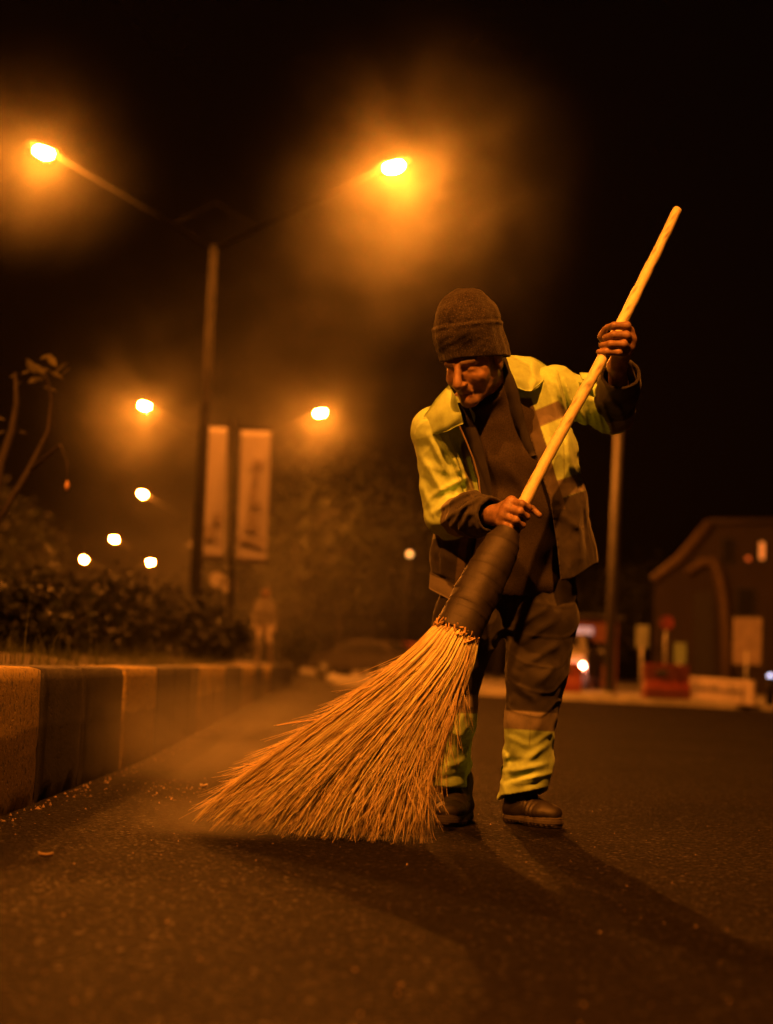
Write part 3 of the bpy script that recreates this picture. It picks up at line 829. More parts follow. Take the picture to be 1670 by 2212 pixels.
def build_jacket():
    lo = np.array([J['shR'][0] - .13, 4.28, 0.66]); hi = np.array([J['elL'][0] + .13, 5.06, 1.60])
    v = Vox(lo, hi, 0.0042)
    v.add(torso, 0, .06); v.add(slR, .018, .06); v.add(slL, .040, .06)
    TH = 0.011
    def shape(D, X, Y, Z):
        # hem is cut on the solid first, then the cloth is hollowed
        D = D - folds(X, Y, Z)
        inner = -(D + TH)
        S = np.maximum(D, inner)
        # cuffs
        for sl, a, b in ((slR, J['elR'], J['wrR']), (slL, J['elL'], J['wrL'])):
            n = N3(b - a); cut = (X - b[0]) * n[0] + (Y - b[1]) * n[1] + (Z - b[2]) * n[2] + (.004 if sl is slR else .028)
            near = np.sqrt((X - b[0]) ** 2 + (Y - b[1]) ** 2 + (Z - b[2]) ** 2) - .13
            S = np.maximum(S, np.minimum(cut, -near))
        # open front and hem
        op = np.maximum(np.maximum(edgeR(Z) - X, X - edgeL(Z)), Y - 4.74)
        arm = np.minimum(slR(X, Y, Z), 1) - .004
        op = np.maximum(op, -arm)                                   # the forearm crosses in front of the opening
        S = np.maximum(S, -op)
        S = np.maximum(S, np.minimum(hemz(X) + .008 * np.sin(X * 40) - Z, arm + .0))
        # neck opening
        c = W(1060, 818, 4.66); nk = np.sqrt(((X - c[0]) / .078) ** 2 + ((Y - c[1] + .01) / .085) ** 2) - 1
        S = np.maximum(S, -np.maximum(nk * .07, c[2] - .06 - Z))
        return S.astype(np.float32)
    v.apply(shape)
    V, F = v.mesh(1)
    X, Y, Z = V.T
    px, py = sheet(V)
    dT, dR, dL = torso(X, Y, Z), slR(X, Y, Z), slL(X, Y, Z)
    fo = folds(X, Y, Z)
    isR = np.clip((dT - dR) / .006 + .5, 0, 1); isL = np.clip((dT - dL) / .006 + .5, 0, 1)
    isR *= np.clip((dL - dR) / .01 + .5, 0, 1); isL *= np.clip((dR - dL) / .01 + .5, 0, 1)
    def band(s, h, e=.004): return np.clip((h - np.abs(s)) / e + .5, 0, 1)
    M2 = 1 / 690.0
    s1 = (py + .42 * (px - 1200) - 888) * M2; s2 = (py + .32 * (px - 1220) - 1053) * M2
    c = np.tile(YEL, (len(V), 1)).astype(float)
    c = mixc(c, band(s1, .029), TAPE); c = mixc(c, band(s2, .029), TAPE)
    c = mixc(c, np.clip((s2 - .029) / .004 + .5, 0, 1), DRK)
    # placket along both edges
    eL = X - edgeL(Z); eR = edgeR(Z) - X
    frontish = (Y < 4.74)
    pl = np.clip((.046 - eL) / .003 + .5, 0, 1) * np.clip((py - 858) / 3, 0, 1) * frontish * (px > 1080)
    c = mixc(c, pl * (py < 1100), (.085, .072, .055))
    pr = band(eR - .030, .012, .003) * np.clip((py - 915) / 3, 0, 1) * frontish * (px < 1060)
    c = mixc(c, pr * .9, (.12, .095, .06))
    # sleeves: yellow, tape, dark forearm
    def sleeve(mask, a, b, t0, t1, c, up, lw, skew=0):
        ab = b - a; t = ((X - a[0]) * ab[0] + (Y - a[1]) * ab[1] + (Z - a[2]) * ab[2]) / (ab @ ab)
        L = np.linalg.norm(ab); t = t + skew * (Z - a[2]); t = np.where(up(X, Y, Z) < .002 + lw(X, Y, Z), -1, t)
        col = np.tile(YEL, (len(V), 1)).astype(float)
        col = mixc(col, np.clip((t - t0) * L / .004 + .5, 0, 1), TAPE); col = mixc(col, np.clip((t - t1) * L / .004 + .5, 0, 1), DRK)
        return c * (1 - mask[:, None]) + col * mask[:, None]
    c = sleeve(isR, J['elR'], J['wrR'], .27, .50, c, cone(J['shR'], J['elR'], .07, .064), cone(J['elR'], J['wrR'], .064, .06), -1.2)
    c = sleeve(isL, J['elL'] + np.array([0, 0, -.02]), J['wrL'], .02, .24, c, cone(J['shL'], J['elL'], .07, .060), cone(J['elL'], J['wrL'], .066, .06))
    # lining on the inside of the cloth
    D0 = smin(smin(dT, dR, .018), dL, .040) - fo
    c = mixc(c, np.clip((-.0065 - D0) / .003 + .5, 0, 1), LIN)
    # piping seam lines and grime
    for a, b in (((1208, 792), (1236, 905)), ((1215, 905), (1222, 1040)), ((945, 938), (1015, 1090))):
        r, t = seg2(X, Z, px2(*a, 4.62), px2(*b, 4.62)); c = mixc(c, np.clip(1 - r / .003, 0, 1) * (Y < 4.75) * .45, (.10, .09, .05))
    gr = Wob(77, .22)(X, Y, Z); c *= (1 - .10 * np.clip(gr, 0, 1.5))[:, None]
    mat = vcol('work_cloth', .82, 55, .10, 1400, .0006, .6, .25, .15)
    return obj('jacket', V, F, mat, person, color=c)
jacket = build_jacket()

def patch(name, rows, mat, parent, color, thick=.004, nu=14, nv=8, puff=0.0, seed=1, edge=None):
    """cloth leaf from rows of control points (each row (px,py,Y)...), bilinear between rows, with real thickness"""
    R = np.array([[W(*p) for p in r] for r in rows])
    tv = np.linspace(0, 1, R.shape[0]); tu = np.linspace(0, 1, R.shape[1])
    uu = np.linspace(0, 1, nu); vv = np.linspace(0, 1, nv)
    A = np.array([[np.interp(uu, tu, R[i, :, k]) for k in range(3)] for i in range(R.shape[0])])       # rows,3,nu
    G = np.array([[np.interp(vv, tv, A[:, k, j]) for j in range(nu)] for k in range(3)])                # 3,nu,nv
    G = G.transpose(1, 2, 0)
    w = Wob(seed, .07)
    du = np.gradient(G, axis=0); dv = np.gradient(G, axis=1); n = np.cross(du, dv); n /= np.linalg.norm(n, axis=2, keepdims=True) + 1e-9
    n *= np.sign(-n[..., 1:2]) + (n[..., 1:2] == 0)
    bul = puff * np.sin(np.pi * uu)[:, None] * np.sin(np.pi * vv)[None] + .0016 * w(G[..., 0], G[..., 1], G[..., 2])
    G = G + n * bul[..., None]
    T = G + n * thick / 2; B = G - n * thick / 2
    V = np.concatenate([T.reshape(-1, 3), B.reshape(-1, 3)]); N = nu * nv
    F = []
    for i in range(nu - 1):
        for j in range(nv - 1):
            a = i * nv + j; F.append((a, a + nv, a + nv + 1, a + 1)); F.append((N + a, N + a + 1, N + a + nv + 1, N + a + nv))
    bd = [(i, 0) for i in range(nu)] + [(nu - 1, j) for j in range(1, nv)] + [(i, nv - 1) for i in range(nu - 2, -1, -1)] + [(0, j) for j in range(nv - 2, 0, -1)]
    for k in range(len(bd)):
        a = bd[k][0] * nv + bd[k][1]; b = bd[(k + 1) % len(bd)]; b = b[0] * nv + b[1]; F.append((a, b, N + b, N + a))
    c = np.tile(color, (len(V), 1)).astype(float)
    if edge is not None: c[N:] = edge
    return obj(name, V, F, mat, parent, color=c)
M_cloth = jacket.data.materials[0]
# collar leaves folded down over the shoulders, dark stand round the neck
patch('collar', [[(970, 832, 4.50), (962, 840, 4.50), (942, 862, 4.515), (918, 900, 4.555)],
                 [(982, 852, 4.485), (975, 872, 4.482), (955, 893, 4.495), (928, 920, 4.545)],
                 [(995, 890, 4.49), (985, 905, 4.487), (962, 920, 4.50), (935, 938, 4.545)],
                 [(999, 915, 4.515), (984, 921, 4.497), (965, 932, 4.508), (940, 938, 4.548)]], M_cloth, jacket, YEL, .006, 18, 14, .006, 3, (.12, .2, .05))
patch('collar', [[(1087, 770, 4.665), (1115, 769, 4.67), (1148, 772, 4.69), (1180, 792, 4.78)],
                 [(1100, 798, 4.600), (1125, 800, 4.598), (1150, 803, 4.62), (1178, 812, 4.72)],
                 [(1112, 822, 4.575), (1132, 826, 4.565), (1155, 826, 4.573), (1172, 824, 4.62)],
                 [(1119, 838, 4.568), (1134, 845, 4.562), (1147, 846, 4.562), (1163, 834, 4.575)]], M_cloth, jacket, YEL, .006, 18, 14, .006, 4, (.12, .2, .05))
patch('collar_stand', [[(1073, 770, 4.62), (1082, 772, 4.615), (1090, 771, 4.63)], [(1086, 815, 4.58), (1098, 815, 4.57), (1107, 813, 4.58)],
                       [(1093, 850, 4.575), (1107, 850, 4.56), (1119, 846, 4.566)], [(1112, 920, 4.585), (1123, 920, 4.57), (1136, 918, 4.57)],
                       [(1140, 985, 4.60), (1150, 985, 4.585), (1158, 983, 4.585)]], M_cloth, jacket, LIN, .008, 10, 24, .004, 5)
patch('collar_stand', [[(988, 870, 4.52), (996, 870, 4.52), (1006, 866, 4.53)], [(996, 915, 4.535), (1006, 915, 4.525), (1022, 908, 4.53)],
                       [(1012, 960, 4.56), (1022, 960, 4.545), (1040, 955, 4.555)], [(1030, 1030, 4.59), (1040, 1030, 4.575), (1058, 1030, 4.58)],
                       [(1040, 1075, 4.60), (1050, 1075, 4.585), (1062, 1075, 4.595)]], M_cloth, jacket, LIN, .008, 10, 24, .004, 6)
# chest pocket flap shadowed under the collar, hem flap with pocket on the dark front, zip edge
patch('pocket_flap', [[(929, 1236, 4.628), (950, 1246, 4.605), (985, 1262, 4.592)], [(928, 1272, 4.625), (950, 1284, 4.60), (983, 1302, 4.588)]], M_cloth, jacket, (.085, .075, .062), .006, 12, 8, .004, 8)
patch('shoulder_tab', [[(1252, 806, 4.672), (1270, 806, 4.672), (1283, 812, 4.68)], [(1258, 820, 4.655), (1272, 821, 4.652), (1288, 828, 4.66)]], M_cloth, jacket, YEL, .004, 8, 6, .002, 9)
zp = [W(991, 918, 4.508), W(1006, 950, 4.515), W(1022, 990, 4.528), W(1034, 1032, 4.543), W(1038, 1075, 4.555)]
V, F = tubes([zp], [[.0028] * 5], 6); obj('zip', V, F, plain('brass_zip', (.45, .36, .26), .4, .6), jacket)

# ------------------------------------------------------------------ sweater
def build_sweater():
    lo = np.array([J['shR'][0] - .02, 4.40, 0.72]); hi = np.array([J['shL'][0] + .02, 5.02, 1.5])
    v = Vox(lo, hi, 0.005)
    v.add(union([ellcone(W(1072, 850, 4.68), W(1080, 905, 4.70), (.10, .085), (.165, .118), U_sh), ellcone(W(1080, 905, 4.70), W(1098, 985, 4.715), (.165, .118), (.18, .135), U_sh * .5 + UX * .5),
                 ellcone(W(1098, 985, 4.715), W(1104, 1095, 4.76), (.18, .135), (.19, .140), UX), ellcone(W(1104, 1095, 4.76), W(1108, 1235, 4.82), (.19, .14), (.185, .14), UX)], .03), 0, .03)
    v.add(cone(W(1068, 868, 4.655), W(1045, 848, 4.60), .076, .070), .02)            # high neck
    cr = [((1010, 900), (1090, 1060), .006, .018), ((1050, 870), (1110, 960), .005, .02), ((1085, 1000), (1150, 1075), .007, .018), ((1060, 1060), (1130, 1110), .006, .016), ((1120, 930), (1140, 1080), -.006, .02), ((1035, 880), (1075, 850), -.006, .008)]
    cr = [(px2(*a, 4.6), px2(*b, 4.6), h, w) for a, b, h, w in cr]
    def sh(D, X, Y, Z):
        d = 0
        for a, b, h, w in cr:
            r, t = seg2(X, Z, a, b); d = d + h * np.exp(-(r / w) ** 2) * np.sin(np.clip(t, .04, .96) * math.pi) ** .6
        D = D - d - .003 * Wob(41, .12)(X, Y, Z)
        # hollow at the neck
        a = W(1045, 848, 4.60); nk = N3(W(1030, 820, 4.57) - W(1066, 865, 4.66))
        cut = (X - a[0]) * nk[0] + (Y - a[1]) * nk[1] + (Z - a[2]) * nk[2] - .012
        return np.maximum(D, cut).astype(np.float32)
    v.apply(sh)
    V, F = v.mesh(1)
    m, t, b = new_mat('sweater_knit')
    n = noise(t, 260, 3, .6); r = ramp(t, n.outputs[0], [(.3, (.030, .025, .019)), (.7, (.062, .052, .040))]); t.links.new(r.outputs[0], b.inputs['Base Color'])
    b.inputs['Roughness'].default_value = .95; b.inputs['Specular IOR Level'].default_value = .1; bump(t, b, noise(t, 700, 2).outputs[0], .6, .0015)
    obj('sweater', V, F, m, person)
build_sweater()

# ------------------------------------------------------------------ trousers
def build_trousers():
    lo = np.array([W(880, 1300, 4.8)[0], 4.58, 0.07]); hi = np.array([W(1300, 1200, 4.9)[0], 5.10, 1.0])
    v = Vox(lo, hi, 0.0042)
    legs = {}
    UL = np.array([1.0, -.25, 0]); UR = np.array([1.0, .12, 0])
    legs['L'] = union([ellcone(W(1165, 1215, 4.86), W(1173, 1330, 4.83), (.112, .125), (.111, .112), UX), ellcone(W(1173, 1330, 4.83), W(1159, 1450, 4.82), (.110, .112), (.096, .098), UL),
                       ellcone(W(1159, 1450, 4.82), W(1147, 1555, 4.85), (.094, .097), (.080, .090), UL), ellcone(W(1147, 1555, 4.85), W(1144, 1640, 4.89), (.080, .088), (.077, .085), UL),
                       ellcone(W(1144, 1640, 4.89), W(1126, 1742, 4.92), (.077, .084), (.072, .088), UL)], .02)
    legs['R'] = union([ellcone(W(1055, 1215, 4.86), W(1015, 1330, 4.83), (.112, .125), (.110, .112), UX), ellcone(W(1015, 1330, 4.83), W(980, 1450, 4.82), (.110, .112), (.094, .098), UR),
                       ellcone(W(980, 1450, 4.82), W(975, 1555, 4.86), (.092, .097), (.078, .088), UR), ellcone(W(975, 1555, 4.86), W(970, 1640, 4.91), (.077, .086), (.070, .082), UR),
                       ellcone(W(970, 1640, 4.91), W(968, 1730, 4.94), (.069, .080), (.058, .082), UR)], .02)
    v.add(ellcone(W(1108, 1150, 4.86), W(1110, 1250, 4.86), (.17, .12), (.185, .135), UX), .04, .05)
    v.add(legs['L'], .03, .05); v.add(legs['R'], .03, .05)
    cr = [  # left leg (image right)
        ((1110, 1395), (1195, 1340), .010, .012), ((1105, 1360), (1185, 1310), .008, .010), ((1120, 1440), (1215, 1385), .012, .013), ((1110, 1330), (1150, 1275), .008, .010),
        ((1150, 1480), (1205, 1430), .009, .014), ((1095, 1470), (1150, 1510), .009, .012), ((1130, 1530), (1200, 1490), -.006, .018), ((1098, 1430), (1130, 1460), -.005, .014),
        ((1090, 1590), (1140, 1610), .008, .012), ((1120, 1655), (1195, 1600), .012, .012), ((1085, 1650), (1150, 1640), -.008, .010), ((1080, 1672), (1185, 1650), .013, .010),
        ((1085, 1695), (1150, 1668), -.009, .008), ((1110, 1690), (1185, 1672), .012, .007), ((1090, 1620), (1100, 1660), .012, .008), ((1130, 1700), (1170, 1690), -.006, .006),
        ((1175, 1250), (1200, 1330), -.010, .02), ((1140, 1260), (1180, 1290), .008, .014),
        # right leg
        ((990, 1400), (1060, 1380), .009, .014), ((985, 1470), (1030, 1440), .010, .012), ((965, 1510), (1030, 1500), -.007, .012), ((985, 1600), (1015, 1560), .010, .012), ((960, 1660), (1015, 1640), .012, .010),
        ((955, 1688), (1005, 1672), -.009, .008), ((975, 1700), (1005, 1695), .008, .007)]
    cr = [(px2(*a, 4.8), px2(*b, 4.8), h, w) for a, b, h, w in cr]
    wa, wb, wc = Wob(51, .14), Wob(52, .05), Wob(53, .18, 5)
    def fo(X, Y, Z):
        d = 0
        for a, b, h, w in cr:
            r, t = seg2(X, Z, a, b); d = d + (.62 if a[1] < .42 else .9) * h * np.exp(-(r / w) ** 2) * np.sin(np.clip(t, .04, .96) * math.pi) ** .6
        back = .006 * np.sin(Z * 70 + 6 * X) * (Z < .35)
        return d * (Y < 4.89) + back * (Y >= 4.92) + .0035 * wa(X, Y, Z, (1, 1, .5)) + .0012 * wb(X, Y, Z) + .0028 * np.exp(-(wc(X, Y, Z) / .22) ** 2)
    hL = lambda X: np.interp(X, [W(1078, 1720, 4.8)[0], W(1175, 1702, 4.8)[0]], [W(1078, 1722, 4.86)[2], W(1178, 1702, 4.86)[2]])
    hR = W(985, 1702, 4.85)[2]
    def sh(D, X, Y, Z):
        D = D - fo(X, Y, Z)
        mid = (W(1050, 1700, 4.8)[0])
        hz = np.where(X > mid, hL(X), hR + 0 * X) - .03 * np.clip((Y - 4.88) / .08, 0, 1)
        hollow = np.where(Z < hz + .04, -(D + .015), -1)
        return np.maximum(np.maximum(D, hollow), hz - Z).astype(np.float32)
    v.apply(sh)
    V, F = v.mesh(1)
    X, Y, Z = V.T; px, py = sheet(V)
    c = np.tile(DRK, (len(V), 1)).astype(float) * .78
    onL = px > 1055
    for sel, y0, y1, sl in ((onL, 1537, 1577, .06), (~onL, 1500, 1540, .03)):
        s = (py - sl * (px - (1145 if sl == .06 else 1005))); pix = 2.2
        cc = mixc(c, np.clip((s - y0) / pix + .5, 0, 1), TAPE); cc = mixc(cc, np.clip((s - y1) / pix + .5, 0, 1), np.array(YEL) * .95)
        st = np.clip(1 - np.abs(s - y0 + 0) / 1.6, 0, 1) + np.clip(1 - np.abs(s - y1) / 1.6, 0, 1)
        cc = mixc(cc, st * .4, (.06, .05, .03))
        c = np.where(sel[:, None], cc, c)
    # side seams and a sewn hem
    r, t = seg2(X, Z, px2(1146, 1540, 4.75), px2(1146, 1610, 4.75)); c = mixc(c, np.clip(1 - r / .0025, 0, 1) * (Y < 4.84) * .5, (.09, .10, .03))
    r, t = seg2(X, Z, px2(1085, 1707, 4.75), px2(1172, 1690, 4.75)); c = mixc(c, np.clip(1 - r / .0025, 0, 1) * (Y < 4.84) * .45, (.09, .10, .03))
    gr = Wob(78, .12)(X, Y, Z); c *= (1 - .12 * np.clip(gr, 0, 1.5) - .18 * np.clip((.30 - Z) / .2, 0, 1) * np.clip(gr + .5, 0, 1))[:, None]
    obj('trousers', V, F, vcol('trouser_cloth', .80, 55, .12, 1400, .0006, .6, .3, .1), person, color=c)
build_trousers()

# ------------------------------------------------------------------ shoes
def build_shoe(toe, heel, seed):
    toe = np.array(toe, float); heel = np.array(heel, float); d = N3(toe - heel); s = np.array([-d[1], d[0], 0]); up = np.array([0, 0, 1.0])
    L = np.linalg.norm(toe - heel)
    def pt(f, z, o=0): return heel + d * (f * L) + up * z + s * o
    lo = np.minimum(toe, heel) - [.09, .09, 0]; lo[2] = -.012; hi = np.maximum(toe, heel) + [.09, .09, 0]; hi[2] = .19
    v = Vox(lo, hi, .003)
    prof = [(.08, .034, .039, .034), (.32, .036, .036, .034), (.60, .034, .045, .030), (.82, .034, .046, .028), (.94, .032, .038, .026)]
    for a, b in zip(prof[:-1], prof[1:]): v.add(ellcone(pt(a[0], a[1] + .012), pt(b[0], b[1] + .012), (a[2], a[3]), (b[2], b[3]), s), .015)
    v.add(ellcone(pt(.18, .05), pt(.24, .135), (.040, .058), (.042, .050), s), .02)
    v.add(ellcone(pt(.30, .065), pt(.70, .045), (.036, .034), (.042, .020), s), .025)
    w = Wob(seed, .06)
    def cut(D, X, Y, Z):
        f = ((X - heel[0]) * d[0] + (Y - heel[1]) * d[1]) / L
        cr = .003 * np.sin((f - .55) * 70) * np.exp(-((f - .62) / .10) ** 2)
        lace = .0025 * (np.sin(f * 95) > .3) * np.exp(-((f - .44) / .12) ** 2) * (Z > .07)
        return np.maximum(D - cr - lace - .0012 * w(X, Y, Z), .024 - Z).astype(np.float32)
    v.apply(cut)
    V, F = v.mesh(1)
    up_o = obj('shoe', V, F, M_shoe, person)
    v = Vox(lo, hi, .003)
    sp = [(.06, .042), (.32, .039), (.60, .049), (.82, .050), (.95, .040)]
    for a, b in zip(sp[:-1], sp[1:]): v.add(ellcone(pt(a[0], .016), pt(b[0], .016), (a[1], .030), (b[1], .030), s), .012)
    def cut2(D, X, Y, Z):
        f = ((X - heel[0]) * d[0] + (Y - heel[1]) * d[1]) / L
        lug = .003 * (np.sin(f * 75) > 0) * (Z < .010)
        rib = .0014 * np.sin(Z * 900)
        arch = .007 - .010 * np.exp(-((f - .36) / .10) ** 2)
        return np.maximum(np.maximum(D - rib + lug, Z - .034 - .006 * np.exp(-((f - .95) / .1) ** 2)), -Z + .001 + np.maximum(0, .008 * np.exp(-((f - .36) / .09) ** 2))).astype(np.float32)
    v.apply(cut2)
    V, F = v.mesh(0)
    obj('sole', V, F, M_sole, up_o)
M_shoe = plain('scuffed_shoe_leather', (0.015, 0.0125, 0.010), .6, var=.35, scale=30, bmp=.0012)
M_sole = plain('shoe_sole', (0.030, 0.025, 0.021), .8, var=.3, scale=40)
def grd(px, py): # ground point seen at a sheet position
    d = W(px, py, 1.0) - CAM; t = -CAMZ / d[2]; return CAM + d * t
t_, h_ = grd(1203, 1790), W(1104, 1775, 4.94) * [1, 1, 0]
build_shoe(t_ + N3(t_ - h_) * -.01, h_, 61)
t_, h_ = grd(966, 1786), W(998, 1765, 4.98) * [1, 1, 0]
build_shoe(t_, h_, 62)

# ------------------------------------------------------------------ knit cap
def build_cap():
    c0 = H(0, .02, .08); lo = c0 - .19; hi = c0 + .21
    v = Vox(lo, hi, .0035)
    v.add(ellcone(H(0, .018, -.040), H(0, .022, .085), (.0975 * HS, .1135 * HS), (.0945 * HS, .113 * HS), HR[:, 0]), 0, .04)
    v.add(ellcone(H(0, .022, .085), H(0, .026, .112), (.0945 * HS, .113 * HS), (.090 * HS, .107 * HS), HR[:, 0]), .01, .04)
    v.add(ellcone(H(.002, .026, .098), H(.004, .028, .126), (.087 * HS, .100 * HS), (.076 * HS, .084 * HS), HR[:, 0]), .006, .04)
    v.add(ellcone(H(.004, .028, .126), H(.004, .028, .134), (.072 * HS, .080 * HS), (.040 * HS, .036 * HS), HR[:, 0]), .02, .04)
    v.add(cone(H(-.012, .020, .132), H(.014, .026, .138), .022 * HS, .018 * HS), .03)
    w = Wob(71, .07); w2 = Wob(72, .02)
    def cut(D, X, Y, Z):
        q = [(X - J['head'][0]) * HR[0, k] + (Y - J['head'][1]) * HR[1, k] + (Z - J['head'][2]) * HR[2, k] for k in range(3)]
        x, y, z = [k / HS for k in q]
        rib = .0006 * np.sin(np.arctan2(x, y - .02) * 60); zt = z + .30 * (y + .09)
        dent = .007 * np.exp(-((x - .004 + .12 * (z - .15)) / .006) ** 2) * (z > .118) * np.clip((.165 - z) / .03, 0, 1)
        D = D - .0034 * w(X, Y, Z) - .0008 * w2(X, Y, Z) - rib * (zt < .13) + dent - .0035 * np.exp(-((zt - .128) / .006) ** 2) + .0022 * np.exp(-((zt - .137) / .004) ** 2)
        low = .030 - .34 * (y + .09) + .0015 * np.sin(x * 60) - z
        inn = -(D + .012)
        D = np.maximum(D, np.where(zt < .075, inn, -1))
        return np.maximum(D, low * HS).astype(np.float32)
    v.apply(cut)
    V, F = v.mesh(1)
    m, t, b = new_mat('melange_knit')
    n = noise(t, 240, 3, .8); n2 = noise(t, 25, 3)
    r = ramp(t, n.outputs[0], [(.34, (.014, .012, .009)), (.55, (.034, .029, .023)), (.70, (.12, .105, .085))]); t.links.new(r.outputs[0], b.inputs['Base Color'])
    b.inputs['Roughness'].default_value = 1.0; b.inputs['Specular IOR Level'].default_value = .05; b.inputs['Sheen Weight'].default_value = .15
    bump(t, b, n.outputs[0], .7, .0025)
    obj('knit_cap', V, F, m, person)
build_cap()
# ------------------------------------------------------------------ the broom
def wood():
    m, t, b = new_mat('peeled_wood')
    tc = t.nodes.new('ShaderNodeTexCoord'); mp = nodes(t, 'ShaderNodeMapping'); t.links.new(tc.outputs['UV'], mp.inputs[0])
    a = nodes(t, 'ShaderNodeVertexColor', layer_name='Col')
    n = noise(t, 45, 4, .6); mr = nodes(t, 'ShaderNodeMapRange'); mr.inputs['To Min'].default_value = .72; mr.inputs['To Max'].default_value = 1.2
    t.links.new(n.outputs[0], mr.inputs[0])
    mx = nodes(t, 'ShaderNodeMix', data_type='RGBA', blend_type='MULTIPLY'); mx.inputs[0].default_value = 1
    t.links.new(a.outputs[0], mx.inputs[6]); t.links.new(mr.outputs[0], mx.inputs[7]); t.links.new(mx.outputs[2], b.inputs['Base Color'])
    b.inputs['Roughness'].default_value = .55; bump(t, b, noise(t, 160, 4, .6).outputs[0], .4, .001)
    return m
BC0, BC1 = W(1097, 1152, 4.345), W(986, 1368, 4.265)          # wrapped head: top and mouth
BD = N3(BC1 - BC0); BL = np.linalg.norm(BC1 - BC0)
BU = N3(np.cross(BD, [0, 1, 0])); BV = np.cross(BD, BU)
broom = empty('broom', W(690, 1795, 4.29) * [1, 1, 0])
tag(broom, 'long wooden-handled twig broom with dark wrapped head and straw fanned over the road', 'broom')
def handle():
    n = 60; sd = 14; L = np.linalg.norm(STK_TOP - BC0) + .10
    o = BC0 + BD * .10; d = N3(STK_TOP - o); L = np.linalg.norm(STK_TOP - o)
    s = np.linspace(0, 1, n); a = N3(np.cross(d, [0, 1, 0])); b = np.cross(d, a)
    w1, w2 = Wob(81, .5), Wob(82, .05)
    V = []; C = []
    for i, t in enumerate(s):
        p = o + d * (t * L)
        p = p + np.array([-.016, 0, 0]) * t * t + a * .004 * math.sin(t * 7) + b * .003 * math.sin(t * 5 + 1)
        kn = .0016 * math.exp(-((t - .47) / .012) ** 2) + .0014 * math.exp(-((t - .74) / .014) ** 2)
        for k in range(sd):
            th = 2 * math.pi * k / sd; dr = a * math.cos(th) + b * math.sin(th)
            q = p + dr * .017
            r = .0182 - .0030 * t + kn + .0009 * float(w2(*q)) + .0008 * float(w1(*q)); r *= .90 if i == n - 1 else 1
            V.append(p + dr * r)
            g = float(w2(q[0] * 3, q[1] * 3, q[2] * .4))
            c = np.array([.66, .60, .34]) * (1 + .12 * float(w1(*q)))
            if g > 1.25 or (abs(t - .47) < .01 and k in (3, 4)): c = c * .35
            C.append(np.clip(c, 0, 1))
    F = [(i * sd + k, i * sd + (k + 1) % sd, (i + 1) * sd + (k + 1) % sd, (i + 1) * sd + k) for i in range(n - 1) for k in range(sd)]
    V.append(STK_TOP + d * -.001 + np.array([-.016, 0, 0])); C.append([.5, .36, .18]); e = len(V) - 1
    F += [((n - 1) * sd + k, (n - 1) * sd + (k + 1) % sd, e, e) for k in range(sd)]
    F3 = [f for f in F]
    me = bpy.data.meshes.new('handle'); V = np.array(V) - np.array(wloc(broom))
    me.from_pydata([tuple(v) for v in V], [], [f if f[2] != f[3] else f[:3] for f in F3]); me.polygons.foreach_set('use_smooth', [True] * len(me.polygons))
    ca = me.color_attributes.new('Col', 'FLOAT_COLOR', 'POINT'); cc = np.ones((len(V), 4), np.float32); cc[:, :3] = np.array(C); ca.data.foreach_set('color', cc.ravel())
    link('handle', me, wood(), broom)
handle()
# dark rubber strip wound round the head: one turn above the other, every turn a band of its own
def wrap():
    m, t, b = new_mat('rubber_strip')
    n = noise(t, 35, 5, .65); r = ramp(t, n.outputs[0], [(.3, (.011, .009, .007)), (.7, (.024, .019, .015))]); t.links.new(r.outputs[0], b.inputs['Base Color'])
    b.inputs['Roughness'].default_value = .62; bump(t, b, noise(t, 220, 4, .6).outputs[0], .5, .0012)
    N = 12; sd = 44
    def rad(f): return np.interp(f, [0, .10, .25, .6, 1.0], [.036, .052, .0585, .0640, .0675])
    w = Wob(91, .05)
    ct = np.concatenate([[0], np.cumsum(nr.uniform(.55, 1.6, N))]); ct = ct / ct[-1]
    for i in range(N):
        f0, f1 = ct[i] - .35 / N, ct[i + 1] + .05 / N
        til = nr.uniform(-.28, .28); tph = nr.uniform(0, 6.28); off = nr.uniform(0, .0006)
        V = []; rows = 6
        prof = [(0, -.0010), (0.1, -.0006), (.4, 0), (.8, .0002), (.985, .0004), (1.0, .0003)]
        for fr, dr in prof:
            f = f0 + (f1 - f0) * fr
            for k in range(sd):
                th = 2 * math.pi * k / sd
                ff = f + til * .6 * math.sin(th + tph) / N * 1.8 + .25 / N * th / 6.28
                p = BC0 + BD * (np.clip(ff, -.02, 1.03) * BL)
                q = BU * math.cos(th) + BV * math.sin(th)
                R = rad(np.clip(ff, 0, 1)) + dr + off; e = p + q * R
                R += .0016 * float(w(*e))
                V.append(p + q * R * np.array([1, 1, 1]))
        F = [(a * sd + k, a * sd + (k + 1) % sd, (a + 1) * sd + (k + 1) % sd, (a + 1) * sd + k) for a in range(rows - 1) for k in range(sd)]
        obj('wrap_band', V, np.array(F)[:, ::-1], m, broom)
    # core that the bands are wound on, and the collar of dry cut straw at its mouth
    mb = MB(); mb.tube([BC0 + BD * (BL * f) for f in (-.01, .1, .25, .6, 1.0)], [rad(f) - .006 for f in (0, .1, .25, .6, 1.0)], 24)
    mb.build('core', M_rubber, broom, True)
wrap()
